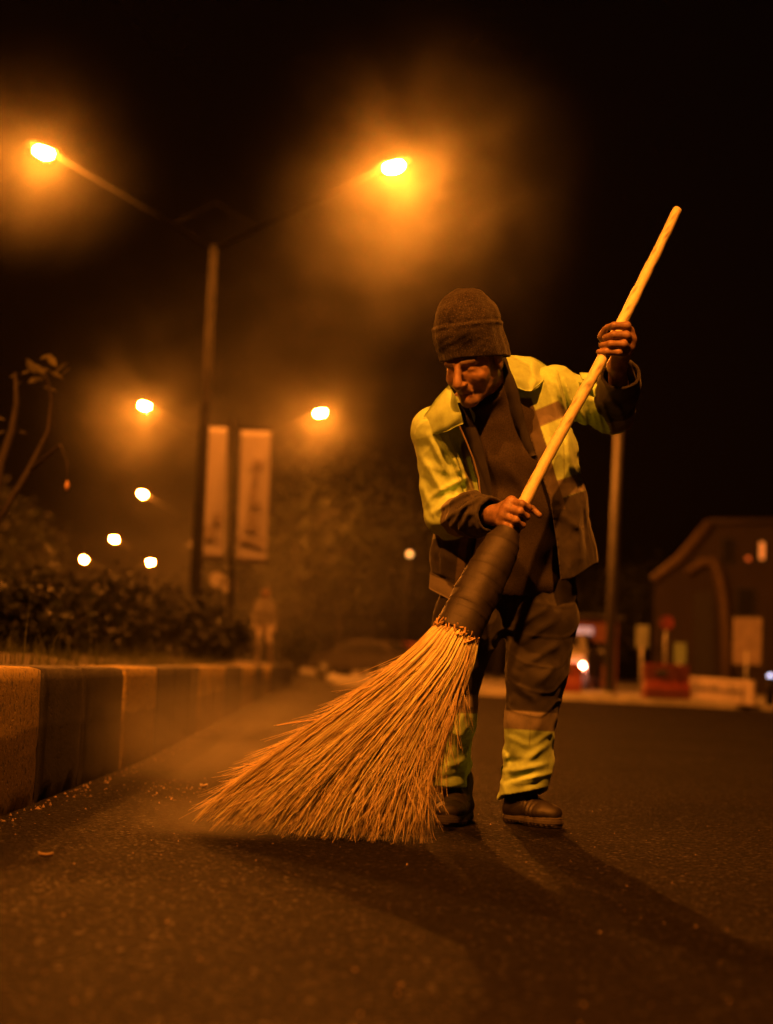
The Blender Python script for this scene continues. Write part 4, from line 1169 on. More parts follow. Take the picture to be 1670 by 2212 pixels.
def straw_mat():
    m, t, b = new_mat('straw')
    a = nodes(t, 'ShaderNodeVertexColor', layer_name='Col')
    n = noise(t, 90, 3, .6); mr = nodes(t, 'ShaderNodeMapRange'); mr.inputs['To Min'].default_value = .7; mr.inputs['To Max'].default_value = 1.25
    t.links.new(n.outputs[0], mr.inputs[0])
    mx = nodes(t, 'ShaderNodeMix', data_type='RGBA', blend_type='MULTIPLY'); mx.inputs[0].default_value = 1
    t.links.new(a.outputs[0], mx.inputs[6]); t.links.new(mr.outputs[0], mx.inputs[7]); t.links.new(mx.outputs[2], b.inputs['Base Color'])
    b.inputs['Roughness'].default_value = .55; b.inputs['Specular IOR Level'].default_value = .4
    return m
M_straw = straw_mat()
def bristles():
    K = 12
    # the fan as the sweeper drags it: mouth ellipse -> curved edge lines -> ground
    Lc = np.array([W(*p) for p in [(972, 1338, 4.272), (938, 1352, 4.27), (893, 1402, 4.275), (800, 1478, 4.28), (690, 1560, 4.29), (585, 1640, 4.29), (500, 1705, 4.29), (432, 1772, 4.30)]])
    Rc = np.array([W(*p) for p in [(1022, 1356, 4.270), (1033, 1388, 4.265), (1020, 1440, 4.265), (992, 1515, 4.265), (963, 1590, 4.27), (937, 1665, 4.27), (918, 1735, 4.275), (906, 1803, 4.28)]])
    def at(C, s): t = np.linspace(0, 1, len(C)); return np.array([np.interp(s, t, C[:, k]) for k in range(3)]).T
    def make(n, r0, seed, col, tipf, jit, lenr=(0.9, 1.0), front=None):
        r = np.random.RandomState(seed)
        u = r.beta(1.05, 1.05, n); vv = r.uniform(-1, 1, n) if front is None else -np.sqrt(r.uniform(0.0, 1, n)) * front
        wav = r.normal(size=(n, 2)); ln = r.uniform(*lenr, n); bow = r.normal(0, 1, n)
        S = np.linspace(0, 1, K)
        pts = np.zeros((n, K, 3)); w1 = Wob(seed + 5, .12)
        for i, s in enumerate(S):
            ss = s * ln
            uu = np.clip(u + jit * wav[:, 0] * s ** 1.3 * .16, -.02, 1 - .012 * np.abs(wav[:, 1]))
            a, b = at(Lc, ss), at(Rc, ss)
            p = a * (1 - uu)[:, None] + b * uu[:, None]
            # bow of the fan: the middle bulges toward the ground line
            mid = 4 * uu * (1 - uu)
            p[:, 2] -= (.012 * s + .004) * mid
            half = np.sqrt(np.clip(1 - (2 * u - 1) ** 2, .05, 1))
            dep = (.062 * (1 - s) + .115 * s ** 1.2) * half
            p[:, 1] += vv * dep + .02 * s * s * wav[:, 1] * jit
            p[:, 0] += .003 * bow * math.sin(s * math.pi) + .0008 * w1(p[:, 0], p[:, 1] * 3, p[:, 2])
            p[:, 2] += .003 * bow * math.sin(s * math.pi * 1.5) + .0008 * w1(p[:, 2], p[:, 0] * 2, p[:, 1] * 3)
            pts[:, i] = p
        pts[:, :, 2] = np.maximum(pts[:, :, 2], .004 + .004 * r.rand(n)[:, None])
        rad = (r0 * r.uniform(.7, 1.25, n))[:, None] * (1 - (1 - tipf) * S[None] ** 1.1) * (1 + .10 * np.sin(S[None] * 40 + 9 * u[:, None]))
        c = np.array(col) * (1 + .28 * r.normal(0, 1, n).clip(-1.5, 1.8))[:, None]
        tint = np.clip(r.normal(0, .06, (n, 3)), -.12, .12); c = np.clip(c * (1 + tint), .01, .9)
        return pts, rad, c
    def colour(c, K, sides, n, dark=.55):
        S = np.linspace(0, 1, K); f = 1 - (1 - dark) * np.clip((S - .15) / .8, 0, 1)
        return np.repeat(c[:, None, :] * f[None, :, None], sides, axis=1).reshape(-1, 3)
    # twigs thick enough to pick out, each its own part
    pts, rad, c = make(190, .0032, 11, (.80, .72, .40), .45, .35, (.70, 1.0), front=1.06)
    for i in range(len(pts)):
        V, F = tubes(pts[i:i + 1], rad[i:i + 1], 5)
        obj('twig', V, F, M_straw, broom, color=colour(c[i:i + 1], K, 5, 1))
    # everything finer
    A = [make(700, .0024, 12, (.72, .62, .34), .35, .6), make(900, .0017, 13, (.62, .52, .28), .3, 1.0), make(1500, .0011, 14, (.56, .46, .25), .4, 1.5, (.75, 1.0))]
    pts = np.concatenate([a[0] for a in A]); rad = np.concatenate([a[1] for a in A]); c = np.concatenate([a[2] for a in A])
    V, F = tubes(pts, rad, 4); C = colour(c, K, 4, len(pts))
    # side shoots: fine forks along the lower half of the twigs
    r = np.random.RandomState(15); n = 8000
    pi = r.randint(0, len(pts), n); k0 = r.randint(4, K - 1, n)
    p0 = pts[pi, k0]; d0 = pts[pi, np.minimum(k0 + 1, K - 1)] - pts[pi, k0 - 1]; d0 /= np.linalg.norm(d0, axis=1, keepdims=True)
    d1 = d0 + r.normal(0, .22, (n, 3)) * [1, 1, .8]; d1 /= np.linalg.norm(d1, axis=1, keepdims=True)
    ln = r.uniform(.05, .17, n) * (1 - .3 * (k0 > 9)); S = np.linspace(0, 1, 5)
    sp = p0[:, None] + d1[:, None] * (ln[:, None] * S[None])[..., None] + r.normal(0, .006, (n, 1, 3)) * (S ** 2)[None, :, None]
    sp[:, :, 2] = np.maximum(sp[:, :, 2], .003)
    V2, F2 = tubes(sp, np.tile(np.linspace(.0009, .0004, 5), (n, 1)), 3)
    C2 = np.repeat((np.array([.52, .42, .23]) * r.uniform(.5, 1.3, n)[:, None])[:, None], 15, 1).reshape(-1, 3)
    o = obj('bristles', np.concatenate([V, V2]), np.concatenate([F, F2 + len(V)]), M_straw, broom, color=np.concatenate([C, C2]))
    tag(o, kind='stuff')
    # stray straws that stand off the fan
    for q in ([(925, 1452, 4.27), (860, 1466, 4.25), (800, 1482, 4.24), (746, 1500, 4.24)], [(800, 1535, 4.28), (700, 1552, 4.27), (640, 1560, 4.27), (598, 1567, 4.27)],
              [(700, 1590, 4.28), (650, 1602, 4.28), (600, 1612, 4.28), (575, 1616, 4.28)], [(650, 1655, 4.28), (590, 1655, 4.27), (545, 1652, 4.27), (525, 1650, 4.27)], [(560, 1685, 4.28), (540, 1700, 4.28), (525, 1660, 4.28), (600, 1640, 4.28)]):
        V, F = tubes([np.array([W(*k) for k in q])], [[.0022, .0019, .0016, .0010]], 5)
        obj('stray_straw', V, F, M_straw, broom, color=np.tile([.55, .38, .2], (len(V), 1)))
    # folded stubs and cord at the mouth
    r = np.random.RandomState(16); n = 70; st = []; rd = []
    for i in range(n):
        th = r.uniform(0, 6.28); R = .0665 + r.uniform(-.002, .004); b = BC1 + BD * r.uniform(-.012, .010) + (BU * math.cos(th) + BV * math.sin(th)) * R
        tan = -BU * math.sin(th) + BV * math.cos(th); dd = tan * r.uniform(-.5, .7) + BD * r.uniform(.2, .9)
        st.append([b + dd * s * .035 - (BU * math.cos(th) + BV * math.sin(th)) * (s * s * .010) for s in (0, .33, .66, 1)]); rd.append([.0024, .0026, .0024, .0016])
    V, F = tubes(st, rd, 5); o = obj('straw_collar', V, F, M_straw, broom, color=np.repeat(np.array([.6, .42, .2]) * r.uniform(.6, 1.2, (n, 1)), 20, 0)); tag(o, kind='stuff')
bristles()

# ------------------------------------------------------------------ litter swept up on the road
def litter():
    r = np.random.RandomState(31); V = []; F = []; C = []
    spots = []
    for i in range(110):
        g = grd(r.normal(385, 75), r.normal(1708, 12)); spots.append((g[0], g[1], r.uniform(.0015, .0055)))
    for i in range(420):
        y = r.uniform(1.2, 7); x = r.uniform(-.42, .42) * y * .75 + (r.rand() - .5) * .2
        if x < kx(y) + .02: continue
        spots.append((x, y, r.uniform(.0010, .0026)))
    for i in range(420):
        y = r.uniform(2.4, 12); spots.append((kx(y) + abs(r.normal(0, .05)) + .01, y, r.uniform(.002, .007)))
    for x, y, s in spots:
        a = r.uniform(0, 6.28); e = r.uniform(.4, 1.5); n = len(V); h = r.uniform(.15, .9) * s
        for dx, dy, z in ((-1, -.5, 0), (.2, -.7, 0), (1, .3, 0), (-.2, .8, 0), (0, 0, h * 2)):
            V.append((x + s * (dx * math.cos(a) * e - dy * math.sin(a)), y + s * (dx * math.sin(a) * e + dy * math.cos(a)), .001 + z))
        F += [(n, n + 1, n + 4), (n + 1, n + 2, n + 4), (n + 2, n + 3, n + 4), (n + 3, n, n + 4)]
        c = np.array([.20, .15, .10]) * r.uniform(.3, 1.6); C += [np.clip(c, 0, .8)] * 5
    tag(obj('litter', V, np.array(F), vcol('litter', .8), smooth=False, color=np.array(C)), kind='stuff')
litter()
def scrap(px, py, L, ang, name, label, cat, col):
    g = grd(px, py); n = 7; V = []
    for i in range(n):
        t = i / (n - 1) - .5; wd = L * .17 * math.cos(t * math.pi * .95)
        for s in (-1, 0, 1):
            V.append(g + np.array([t * L * math.cos(ang) - s * wd * math.sin(ang), t * L * math.sin(ang) + s * wd * math.cos(ang), .004 + .008 * abs(s) + .02 * t * t]))
    F = [(i * 3 + k, i * 3 + 3 + k, i * 3 + 4 + k, i * 3 + 1 + k) for i in range(n - 1) for k in (0, 1)]
    o = obj(name, V, F, plain(name, col, .8, var=.2, scale=60), base=g); md = o.modifiers.new('thick', 'SOLIDIFY'); md.thickness = .0012
    tag(o, label, cat)
scrap(98, 1855, .034, .15, 'dry_leaf', 'pale curled dry leaf lying alone on the road at the lower left', 'leaf', (.20, .15, .09))
scrap(440, 1702, .028, .5, 'paper_scrap', 'small bright paper scrap on the swept line of dust left of the broom', 'paper scrap', (.6, .5, .4))
scrap(478, 1730, .035, -.2, 'straw_piece', 'short broken straw on the road just off the broom tip', 'straw', (.5, .34, .18))
# ------------------------------------------------------------------ plants
def leaf_mat(name, col):
    m, t, b = new_mat(name)
    a = nodes(t, 'ShaderNodeVertexColor', layer_name='Col'); t.links.new(a.outputs[0], b.inputs['Base Color'])
    b.inputs['Roughness'].default_value = .65; b.inputs['Specular IOR Level'].default_value = .3
    return m
M_leaf = leaf_mat('leaves', None)
M_bark = plain('bark', (.022, .017, .013), .9, var=.4, scale=20, bmp=.005)
def foliage(c, rad, n, size, seed, col=(.06, .075, .025), clumps=26, spread=.22):
    r = np.random.RandomState(seed); c = np.asarray(c, float); rad = np.asarray(rad, float)
    d = r.normal(size=(clumps, 3)); d /= np.linalg.norm(d, axis=1, keepdims=True); cc = d * (r.uniform(.15, 1, (clumps, 1)) ** .5) * .85
    q = cc[r.randint(0, clumps, n)] + r.normal(0, spread, (n, 3))
    p = c + q * rad
    a = r.normal(size=(n, 3)); a /= np.linalg.norm(a, axis=1, keepdims=True); b = np.cross(a, r.normal(size=(n, 3))); b /= np.linalg.norm(b, axis=1, keepdims=True)
    s = (size * r.uniform(.6, 1.4, n))[:, None]
    V = np.stack([p - a * s, p + b * s * .45, p + a * s, p - b * s * .45], 1).reshape(-1, 3)
    F = np.arange(4 * n).reshape(n, 4)
    C = np.repeat(np.array(col) * r.uniform(.55, 1.5, (n, 1)) * (1 + r.normal(0, .08, (n, 3))), 4, 0)
    return V, F, np.clip(C, .004, .5)
def tree(base, h, crown_r, n, size, seed, label, group=None, col=(.013, .015, .007), name='tree', cat='tree', squash=.8, trunk_r=.12, low=.3):
    base = np.asarray(base, float); r = np.random.RandomState(seed)
    o = empty(name, base); tag(o, label, cat, group)
    n, size = n * 2, size * .62
    mb = MB(); top = base + [r.normal(0, .2), r.normal(0, .2), h * .7]
    mb.tube([base, base + (top - base) * .5 + [.08, .05, 0], top], [trunk_r, trunk_r * .7, trunk_r * .3], 8)
    for i in range(6):
        a = r.uniform(0, 6.28); s = base + (top - base) * r.uniform(.35, .9)
        e = s + np.array([math.cos(a), math.sin(a), .7]) * crown_r * r.uniform(.5, .8); mb.tube([s, (s + e) / 2 + [0, 0, .05 * h], e], [trunk_r * .35, trunk_r * .25, trunk_r * .1], 6)
    mb.build('trunk', M_bark, o, True)
    cz = h * (low + 1) / 2
    V, F, C = foliage(base + [0, 0, cz], (crown_r, crown_r, h * (1 - low) / 2), n, size, seed, col, clumps=34)
    obj('crown', V, F, M_leaf, o, color=C, smooth=False)
    return o
def gp(px, Y, z=0): w = W(px, 1442, Y); return np.array([w[0], Y, z])

SH = [(20, 10.5, .55, .7), (105, 13.5, .75, .9), (185, 16.5, .95, 1.0), (262, 19, 1.0, .9), (345, 21.5, 1.25, .85), (425, 23, 1.1, .8), (480, 24.5, 1.0, .7), (140, 22, 1.15, 1.1), (50, 18, 1.1, 1.1), (240, 30, 1.35, 1.2), (640, 33, 1.0, .8)]
SL = ['low dark shrub nearest behind the kerb at the far left', 'dark shrub on the median behind the grass, second from the left edge', 'dark rounded shrub below the two lowest lamp lights', 'shrub on the median just left of the glowing orange bush',
      'bush glowing orange in lamplight below the small round light', 'yellowish bush on the median left of the banner post foot', 'brown hazy bush under the left banner', 'dark bush behind the row, straight under the leftmost low lamp', 'dark bush under the thin tree at the left', 'bush farthest back in the row, right of the leftmost low lamp', 'small hazy bush beside the pale walker']
for i, ((px, Y, h, r_), l) in enumerate(zip(SH, SL)):
    b = gp(px, Y, .40)
    o = empty('shrub', b); tag(o, l, 'shrub', 'shrubs along the median')
    V, F, C = foliage(b + [0, 0, h * .52], (r_ * .75, r_ * .75, h * .52), 1900, .040, 100 + i, (.011, .013, .006), 22)
    V[:, 2] = np.maximum(V[:, 2], b[2] + .01)
    obj('foliage', V, F, M_leaf, o, color=C, smooth=False)
    mb = MB()
    for k in range(4): mb.tube([b, b + np.array([math.cos(k * 1.6) * .3 * r_, math.sin(k * 1.6) * .3 * r_, h * .6])], [.02, .008], 5)
    mb.build('stem', M_bark, o)

# thin young tree close behind the kerb, its leaves catching the lamp
def young_tree():
    b = W(-45, 1400, 8.6) * [1, 1, 0] + [0, 0, .4]
    o = empty('young_tree', b); tag(o, 'thin young tree with bent bare stem and a tuft of broad leaves, left edge', 'tree')
    mb = MB(); mb.tube([b, W(-20, 1150, 8.6), W(2, 1000, 8.6), W(26, 930, 8.6), W(36, 870, 8.6), W(33, 805, 8.6)], [.035, .03, .026, .022, .017, .008], 8)
    mb.build('trunk', M_bark, o, True)
    mb = MB(); mb.tube([W(-20, 1150, 8.6), W(60, 1020, 8.75), W(105, 930, 8.8), W(112, 860, 8.8), W(95, 800, 8.8)], [.022, .018, .014, .012, .008], 7)
    mb.build('branch', M_bark, o, True)
    mb = MB(); mb.tube([W(60, 1020, 8.75), W(130, 960, 8.7), W(146, 1000, 8.65), W(145, 1040, 8.65)], [.012, .008, .006, .005], 6); mb.build('branch', M_bark, o, True)
    r = np.random.RandomState(9)
    me0 = None
    for (px, py, Y, s) in [(66, 792, 8.8, 1), (84, 800, 8.75, .9), (112, 780, 8.8, .9), (132, 797, 8.8, 1.1), (100, 772, 8.85, .7), (122, 812, 8.75, .8), (75, 822, 8.8, .8), (108, 842, 8.8, .7), (143, 803, 8.8, .6), (58, 805, 8.8, .6), (96, 800, 8.7, .6), (30, 812, 8.6, .5), (40, 830, 8.6, .5), (50, 935, 8.7, .5), (4, 935, 8.6, .5), (1, 905, 8.6, .5), (93, 818, 8.7, .6)]:
        c = W(px, py, Y); a = r.uniform(-.9, .9); L = .055 * s
        ux = np.array([math.cos(a), r.uniform(-.4, .4), math.sin(a) - .25]); ux /= np.linalg.norm(ux); vx = np.cross(ux, [r.uniform(-.4, .4), -.6, .75]); vx /= np.linalg.norm(vx); nx = np.cross(ux, vx)
        V = [c + ux * L * t + vx * L * .5 * w * sgn - nx * L * .18 * abs(sgn) for t, w in ((-1, 0.05), (-.5, .75), (0, 1), (.5, .7), (1, .05)) for sgn in (-1, 0, 1)]
        F = [(i * 3 + k, i * 3 + 3 + k, i * 3 + 4 + k, i * 3 + 1 + k) for i in range(4) for k in (0, 1)]
        obj('leaf', V, F, M_leaf, o, color=np.tile(np.array([.055, .05, .016]) * r.uniform(.6, 1.2), (15, 1)))
    c = W(145, 1048, 8.65); mb = MB(); mb.tube([c + [0, 0, -.03], c, c + [0, 0, .025]], [.006, .014, .005], 8); mb.build('seed_pod', plain('seed_pod', (.5, .3, .2), .7), o, True)
young_tree()

TR = [(640, 62, 8.0, 3.4), (725, 66, 9.5, 3.8), (800, 74, 9.8, 4.0), (870, 84, 10.5, 4.2), (960, 90, 11.0, 4.6), (1075, 92, 9.0, 4.2), (-15, 36, 4.5, 1.4), (1390, 78, 6.5, 4.0), (485, 48, 4.0, 1.1)]
TL = ['hazy brown tree just right of the right-hand banner', 'dark tree below the second right-hand lamp', 'tall dark tree behind the parked cars',
      'dark tree left of the small amber light', 'dark tree right behind the amber light and the sweeper', 'dark tree hidden mostly behind the sweeper', 'dark tree at the left edge behind the young tree', 'low dark tree right of the grey pole', 'small tree behind the left banner']
for i, ((px, Y, h, cr), l) in enumerate(zip(TR, TL)): tree(gp(px, Y, 0), min(h, 13.2), cr, 2200, .17, 200 + i, l, 'trees along the far side of the road', trunk_r=.16, low=.22)

# ------------------------------------------------------------------ banners on a post, pale walker
M_cloth2 = plain('banner_cloth', (.135, .122, .14), .8, var=.08, scale=2)
M_ink = plain('printed_ink', (.085, .07, .07), .8)
M_post = plain('painted_post', (.012, .011, .010), .8, spec=.1)
BY = 30.0
bp = empty('banner_post', gp(497, BY, .4)); tag(bp, 'dark post between the two tall pale banners', 'post')
MB().tube([gp(497, BY, .4), W(503, 905, BY)], [.06, .045], 10).build('pole', M_post, bp, True)
for py in (925, 1215): MB().tube([W(440, py - 3, BY), W(588, py + 3, BY)], [.018, .018], 6).build('cross_bar', M_post, bp, True)
def banner(x0, x1, y0, y1, label, marks):
    A, B, C_, D = W(x0, y0, BY - .03), W(x1, y0 + (x1 - x0) * .04, BY - .03), W(x1 - 10, y1 + (x1 - x0) * .04, BY - .03), W(x0 - 10, y1, BY - .03)
    n, k = 9, 24; V = []
    for i in range(n):
        for j in range(k):
            u, v = i / (n - 1), j / (k - 1); p = (A * (1 - u) + B * u) * (1 - v) + (D * (1 - u) + C_ * u) * v
            V.append(p + np.array([0, .03 * math.sin(u * 5 + v * 4) * math.sin(v * math.pi), 0]))
    F = [(i * k + j, i * k + j + 1, i * k + k + j + 1, i * k + k + j) for i in range(n - 1) for j in range(k - 1)]
    o = obj('banner', V, F, M_cloth2, base=np.array(V[0])); tag(o, label, 'banner', 'banners on the dark post')
    md = o.modifiers.new('thick', 'SOLIDIFY'); md.thickness = .006
    if marks:
        mb = MB()
        for (px, py, w, h) in marks:
            c = W(px, py, BY - .075); mb.box(c, (w * BY / FPX, .012, h * BY / FPX), Matrix.Rotation(.06, 3, 'Y'))
        mb.build('lettering', M_ink, o)
banner(447, 492, 922, 1208, 'left one of the two tall pale banners, plain with its lower part shaded', [(455, 1150, 26, 26), (470, 1118, 20, 20)])
banner(521, 586, 930, 1215, 'right one of the two tall pale banners, dark upright lettering down its middle', [(556, 1003, 22, 22), (552, 1030, 12, 40), (548, 1065, 16, 34), (550, 1090, 26, 12), (545, 1120, 22, 30), (543, 1140, 30, 12), (545, 1168, 60, 10)])

def walker():
    """a pedestrian in pale clothes, far off and small"""
    Y = 31.0; b = gp(566, Y, .42); s = 1.0
    def q(x, y, z): return b + np.array([x, y, z]) * .92
    v = Vox(b + [-.45, -.4, -.05], b + [.45, .4, 1.75], .022)
    UXx = np.array([1.0, 0, 0])
    v.add(ellcone(q(0, 0, .92), q(.01, 0, 1.18), (.16, .11), (.17, .11), UXx), .03, .1); v.add(ellcone(q(.01, 0, 1.18), q(0, 0, 1.40), (.18, .11), (.16, .09), UXx), .04, .1)
    v.add(cone(q(0, 0, 1.42), q(0, -.01, 1.54), .06, .055), .03); v.add(ellip(q(0, -.02, 1.62), np.eye(3), (.08, .10, .12)), .02)
    v.add(cone(q(-.09, 0, .90), q(-.12, -.04, .48), .085, .06), .03); v.add(cone(q(-.12, -.04, .48), q(-.13, .02, .07), .055, .04), .02); v.add(cone(q(-.13, .02, .05), q(-.13, -.16, .04), .045, .04), .02)
    v.add(cone(q(.09, 0, .90), q(.14, -.10, .50), .085, .06), .03); v.add(cone(q(.14, -.10, .50), q(.18, .05, .07), .055, .04), .02); v.add(cone(q(.18, .05, .05), q(.19, -.12, .04), .045, .04), .02)
    for sg in (-1, 1):
        v.add(cone(q(sg * .18, 0, 1.36), q(sg * .24, .02, 1.10), .052, .042), .03); v.add(cone(q(sg * .24, .02, 1.10), q(sg * .23, -.06, .86), .042, .032), .02); v.add(ellip(q(sg * .23, -.07, .79), np.eye(3), (.035, .045, .07)), .02)
    V, F = v.mesh(1); z = (V[:, 2] - b[2]) / .92
    C = np.tile([.09, .08, .075], (len(V), 1)); C = mixc(C, z > 1.50, (.20, .13, .09)); C = mixc(C, z > 1.66, (.03, .025, .02)); C = mixc(C, (z < .90) & (z > .1), (.22, .19, .17)); C = mixc(C, z < .1, (.05, .04, .04))
    tag(obj('person', V, F, vcol('pale_clothes', .85, 10), color=C, base=b), 'far-off blurred walker in pale clothes on the median right of the banners', 'person')
walker()
for px, py, l in ((470, 1252, 'small pale round sign plate on a thin post under the banners, left one'), (495, 1265, 'taller pale sign plate on a thin post under the banners, right one')):
    b = gp(px, 30.5, .4); o = empty('sign', b); tag(o, l, 'sign')
    c = W(px, py, 30.5); MB().tube([b, c], [.025, .02], 8).build('post', M_post, o, True)
    w = MB(); w.tube([c + [0, -.05, 0], c + [0, -.03, 0]], [.16, .16], 20); w.build('plate', plain('faded_white', (.26, .24, .24), .6), o)

# ------------------------------------------------------------------ vehicles
M_glass = plain('car_glass', (.02, .02, .022), .08, var=.05)
M_tail = emit('lit_tail_lamp', (1.0, .26, .14), 190.0)
M_tail_off = plain('dim_red_lens', (.35, .03, .02), .25)
M_plate = plain('plate_white', (.7, .7, .65), .5)
def car(loc, rz, paint, label, lit=False, group=None):
    """hatchback seen from behind; +y is forward, built round its own origin"""
    r = empty('parked_car', (0, 0, 0)); tag(r, label, 'car', group)
    prof = [(-2.0, .38), (-2.02, .62), (-1.95, .92), (-1.55, 1.02), (-1.15, 1.38), (-.2, 1.44), (.35, 1.38), (1.0, .98), (1.85, .84), (2.05, .62), (2.02, .36)]
    W2 = .84; V = []; F = []
    n = len(prof)
    for lx, k in ((-1, 0), (-.93, 1), (.93, 1), (1, 0)):
        for (y, z) in prof:
            tz = max(0, z - .92) / .5; x = lx * W2 * (1 - .20 * tz)
            V.append((x, y * (1.0 if k else .985), z + (.015 if k else 0)))
    for c in range(3):
        for i in range(n - 1): F.append((c * n + i, c * n + i + 1, (c + 1) * n + i + 1, (c + 1) * n + i))
    F.append(tuple(range(n))); F.append(tuple(3 * n + i for i in range(n))[::-1])
    F += [tuple(k * n for k in (0, 1, 2, 3))[::-1], tuple(k * n + n - 1 for k in (0, 1, 2, 3))]
    me = bpy.data.meshes.new('body'); me.from_pydata(V, [], F); body = link('body', me, paint, r); bv = body.modifiers.new('b', 'BEVEL'); bv.width = .04; bv.segments = 2
    def quadpart(name, P, mat, th=.012):
        m = MB(); a = [Vector(p) for p in P]; nn = (a[1] - a[0]).cross(a[2] - a[0]).normalized() * th
        m.raw(a + [p + nn for p in a], [(0, 1, 2, 3), (7, 6, 5, 4), (0, 4, 5, 1), (1, 5, 6, 2), (2, 6, 7, 3), (3, 7, 4, 0)]); return m.build(name, mat, r)
    def sx(z): return W2 * (1 - .20 * max(0, z - .92) / .5)
    quadpart('rear_window', [(-.60, -1.50, 1.08), (.60, -1.50, 1.08), (.56, -1.22, 1.35), (-.56, -1.22, 1.35)], M_glass, .02)
    quadpart('windscreen', [(.62, .93, 1.04), (-.62, .93, 1.04), (-.56, .42, 1.36), (.56, .42, 1.36)], M_glass, .02)
    for s in (-1, 1):
        a, b = 1.04, 1.34
        for y0, y1, t0, t1 in ((-1.25, -.42, -1.02, -.42), (-.34, .80, -.34, .38)):
            P = [(s * (sx(a) + .012), y0, a), (s * (sx(a) + .012), y1, a), (s * (sx(b) + .012), t1, b), (s * (sx(b) + .012), t0, b)]
            quadpart('side_window', P if s > 0 else P[::-1], M_glass)
        for y in (-1.25, 1.3):
            m = MB(); m.tube([(s * .70, y, .31), (s * .86, y, .31)], [.31, .31], 20); w = m.build('wheel', M_rubber, r, True)
            m = MB(); m.tube([(s * .855, y, .31), (s * .868, y, .31)], [.19, .17], 14); m.build('hub_cap', M_galv, w)
        MB().box((s * .60, -2.02, .56), (.40, .06, .18)).build('tail_lamp', M_tail if lit and s == 1 else M_tail_off, r, bevel=.02)
        MB().box((s * .62, 2.0, .70), (.30, .08, .13)).build('headlight', M_glass, r, bevel=.02)
        MB().box((s * .95, .62, 1.02), (.16, .08, .11)).build('door_mirror', paint, r, bevel=.02)
    MB().box((0, -2.05, .48), (1.6, .10, .20)).build('bumper', M_dark, r, bevel=.03); MB().box((0, -2.055, .74), (.50, .02, .12)).build('number_plate', M_plate, r)
    r.location = loc; r.rotation_euler = (0, 0, rz); return r
P_white = plain('pale_car_paint', (.20, .19, .20), .3, var=.04); P_dark = plain('dark_car_paint', (.045, .04, .04), .25, var=.1); P_red = plain('maroon_car_paint', (.12, .025, .02), .3, var=.1)
tc_ = W(1250, 1447, 38.0); rz = math.radians(-14)
off = Matrix.Rotation(rz, 3, 'Z') @ Vector((.66, -2.02, 0))
car((tc_[0] - off.x, 38.0 - off.y, 0.13), rz, P_white, 'pale hatchback stopped behind the sweeper with its right tail lamp glaring', True)
car((gp(788, 56)[0], 56, 0), math.radians(62), P_dark, 'dark car parked beyond the broom, left one of the far pair', group='dark cars beyond the broom')
car((gp(880, 58)[0], 58.5, 0), math.radians(66), P_red, 'maroon car parked beyond the broom, right one of the far pair', group='dark cars beyond the broom')

# ------------------------------------------------------------------ right-hand roadside
gpole = empty('grey_pole', gp(1317, 29.2, .13)); tag(gpole, 'plain grey pole standing behind the sweeper on the right', 'pole')
MB().tube([gp(1317, 29.2, .13), W(1327, 1180, 29.2), W(1338, 905, 29.2)], [.10, .095, .085], 14).build('shaft', plain('pole_paint', (.045, .042, .042), .6), gpole, True)
MB().tube([gp(1317, 29.2, .13), gp(1317, 29.2, .20)], [.19, .19], 14).build('base_plate', M_galv, gpole)
M_redp = plain('red_plastic', (.11, .010, .006), .5); M_sign = plain('sign_board', (.25, .21, .20), .6, var=.05, scale=3); M_letter = plain('sign_lettering', (.05, .045, .06), .7)
def barrier(px, Y, label):
    o = empty('barrier', gp(px, Y, .13)); tag(o, label, 'barrier', 'red plastic road barriers'); c = Vector(o.location)
    m = MB(); L = .62
    pr = [(-.22, 0), (.22, 0), (.20, .18), (.09, .32), (.07, .62), (-.07, .62), (-.09, .32), (-.20, .18)]
    A = [c + Vector((-L / 2, y, z)) for y, z in pr]; B = [c + Vector((L / 2, y, z)) for y, z in pr]; k = len(pr)
    m.raw(A + B, [tuple(range(k)), tuple(range(2 * k - 1, k - 1, -1))] + [(i, k + i, k + (i + 1) % k, (i + 1) % k) for i in range(k)])
    m.build('shell', M_redp, o, bevel=.02)
    MB().tube([c + Vector((-.1, -.02, .45)), c + Vector((.1, -.02, .45))], [.09, .09], 10).build('filler_cap', M_dark, o)
barrier(1428, 27.2, 'red plastic barrier left of the lettered white board'); barrier(1222, 31.5, 'red plastic barrier half behind the stopped pale car')
barrier(1452, 27.6, 'red plastic barrier touching the lettered white board')
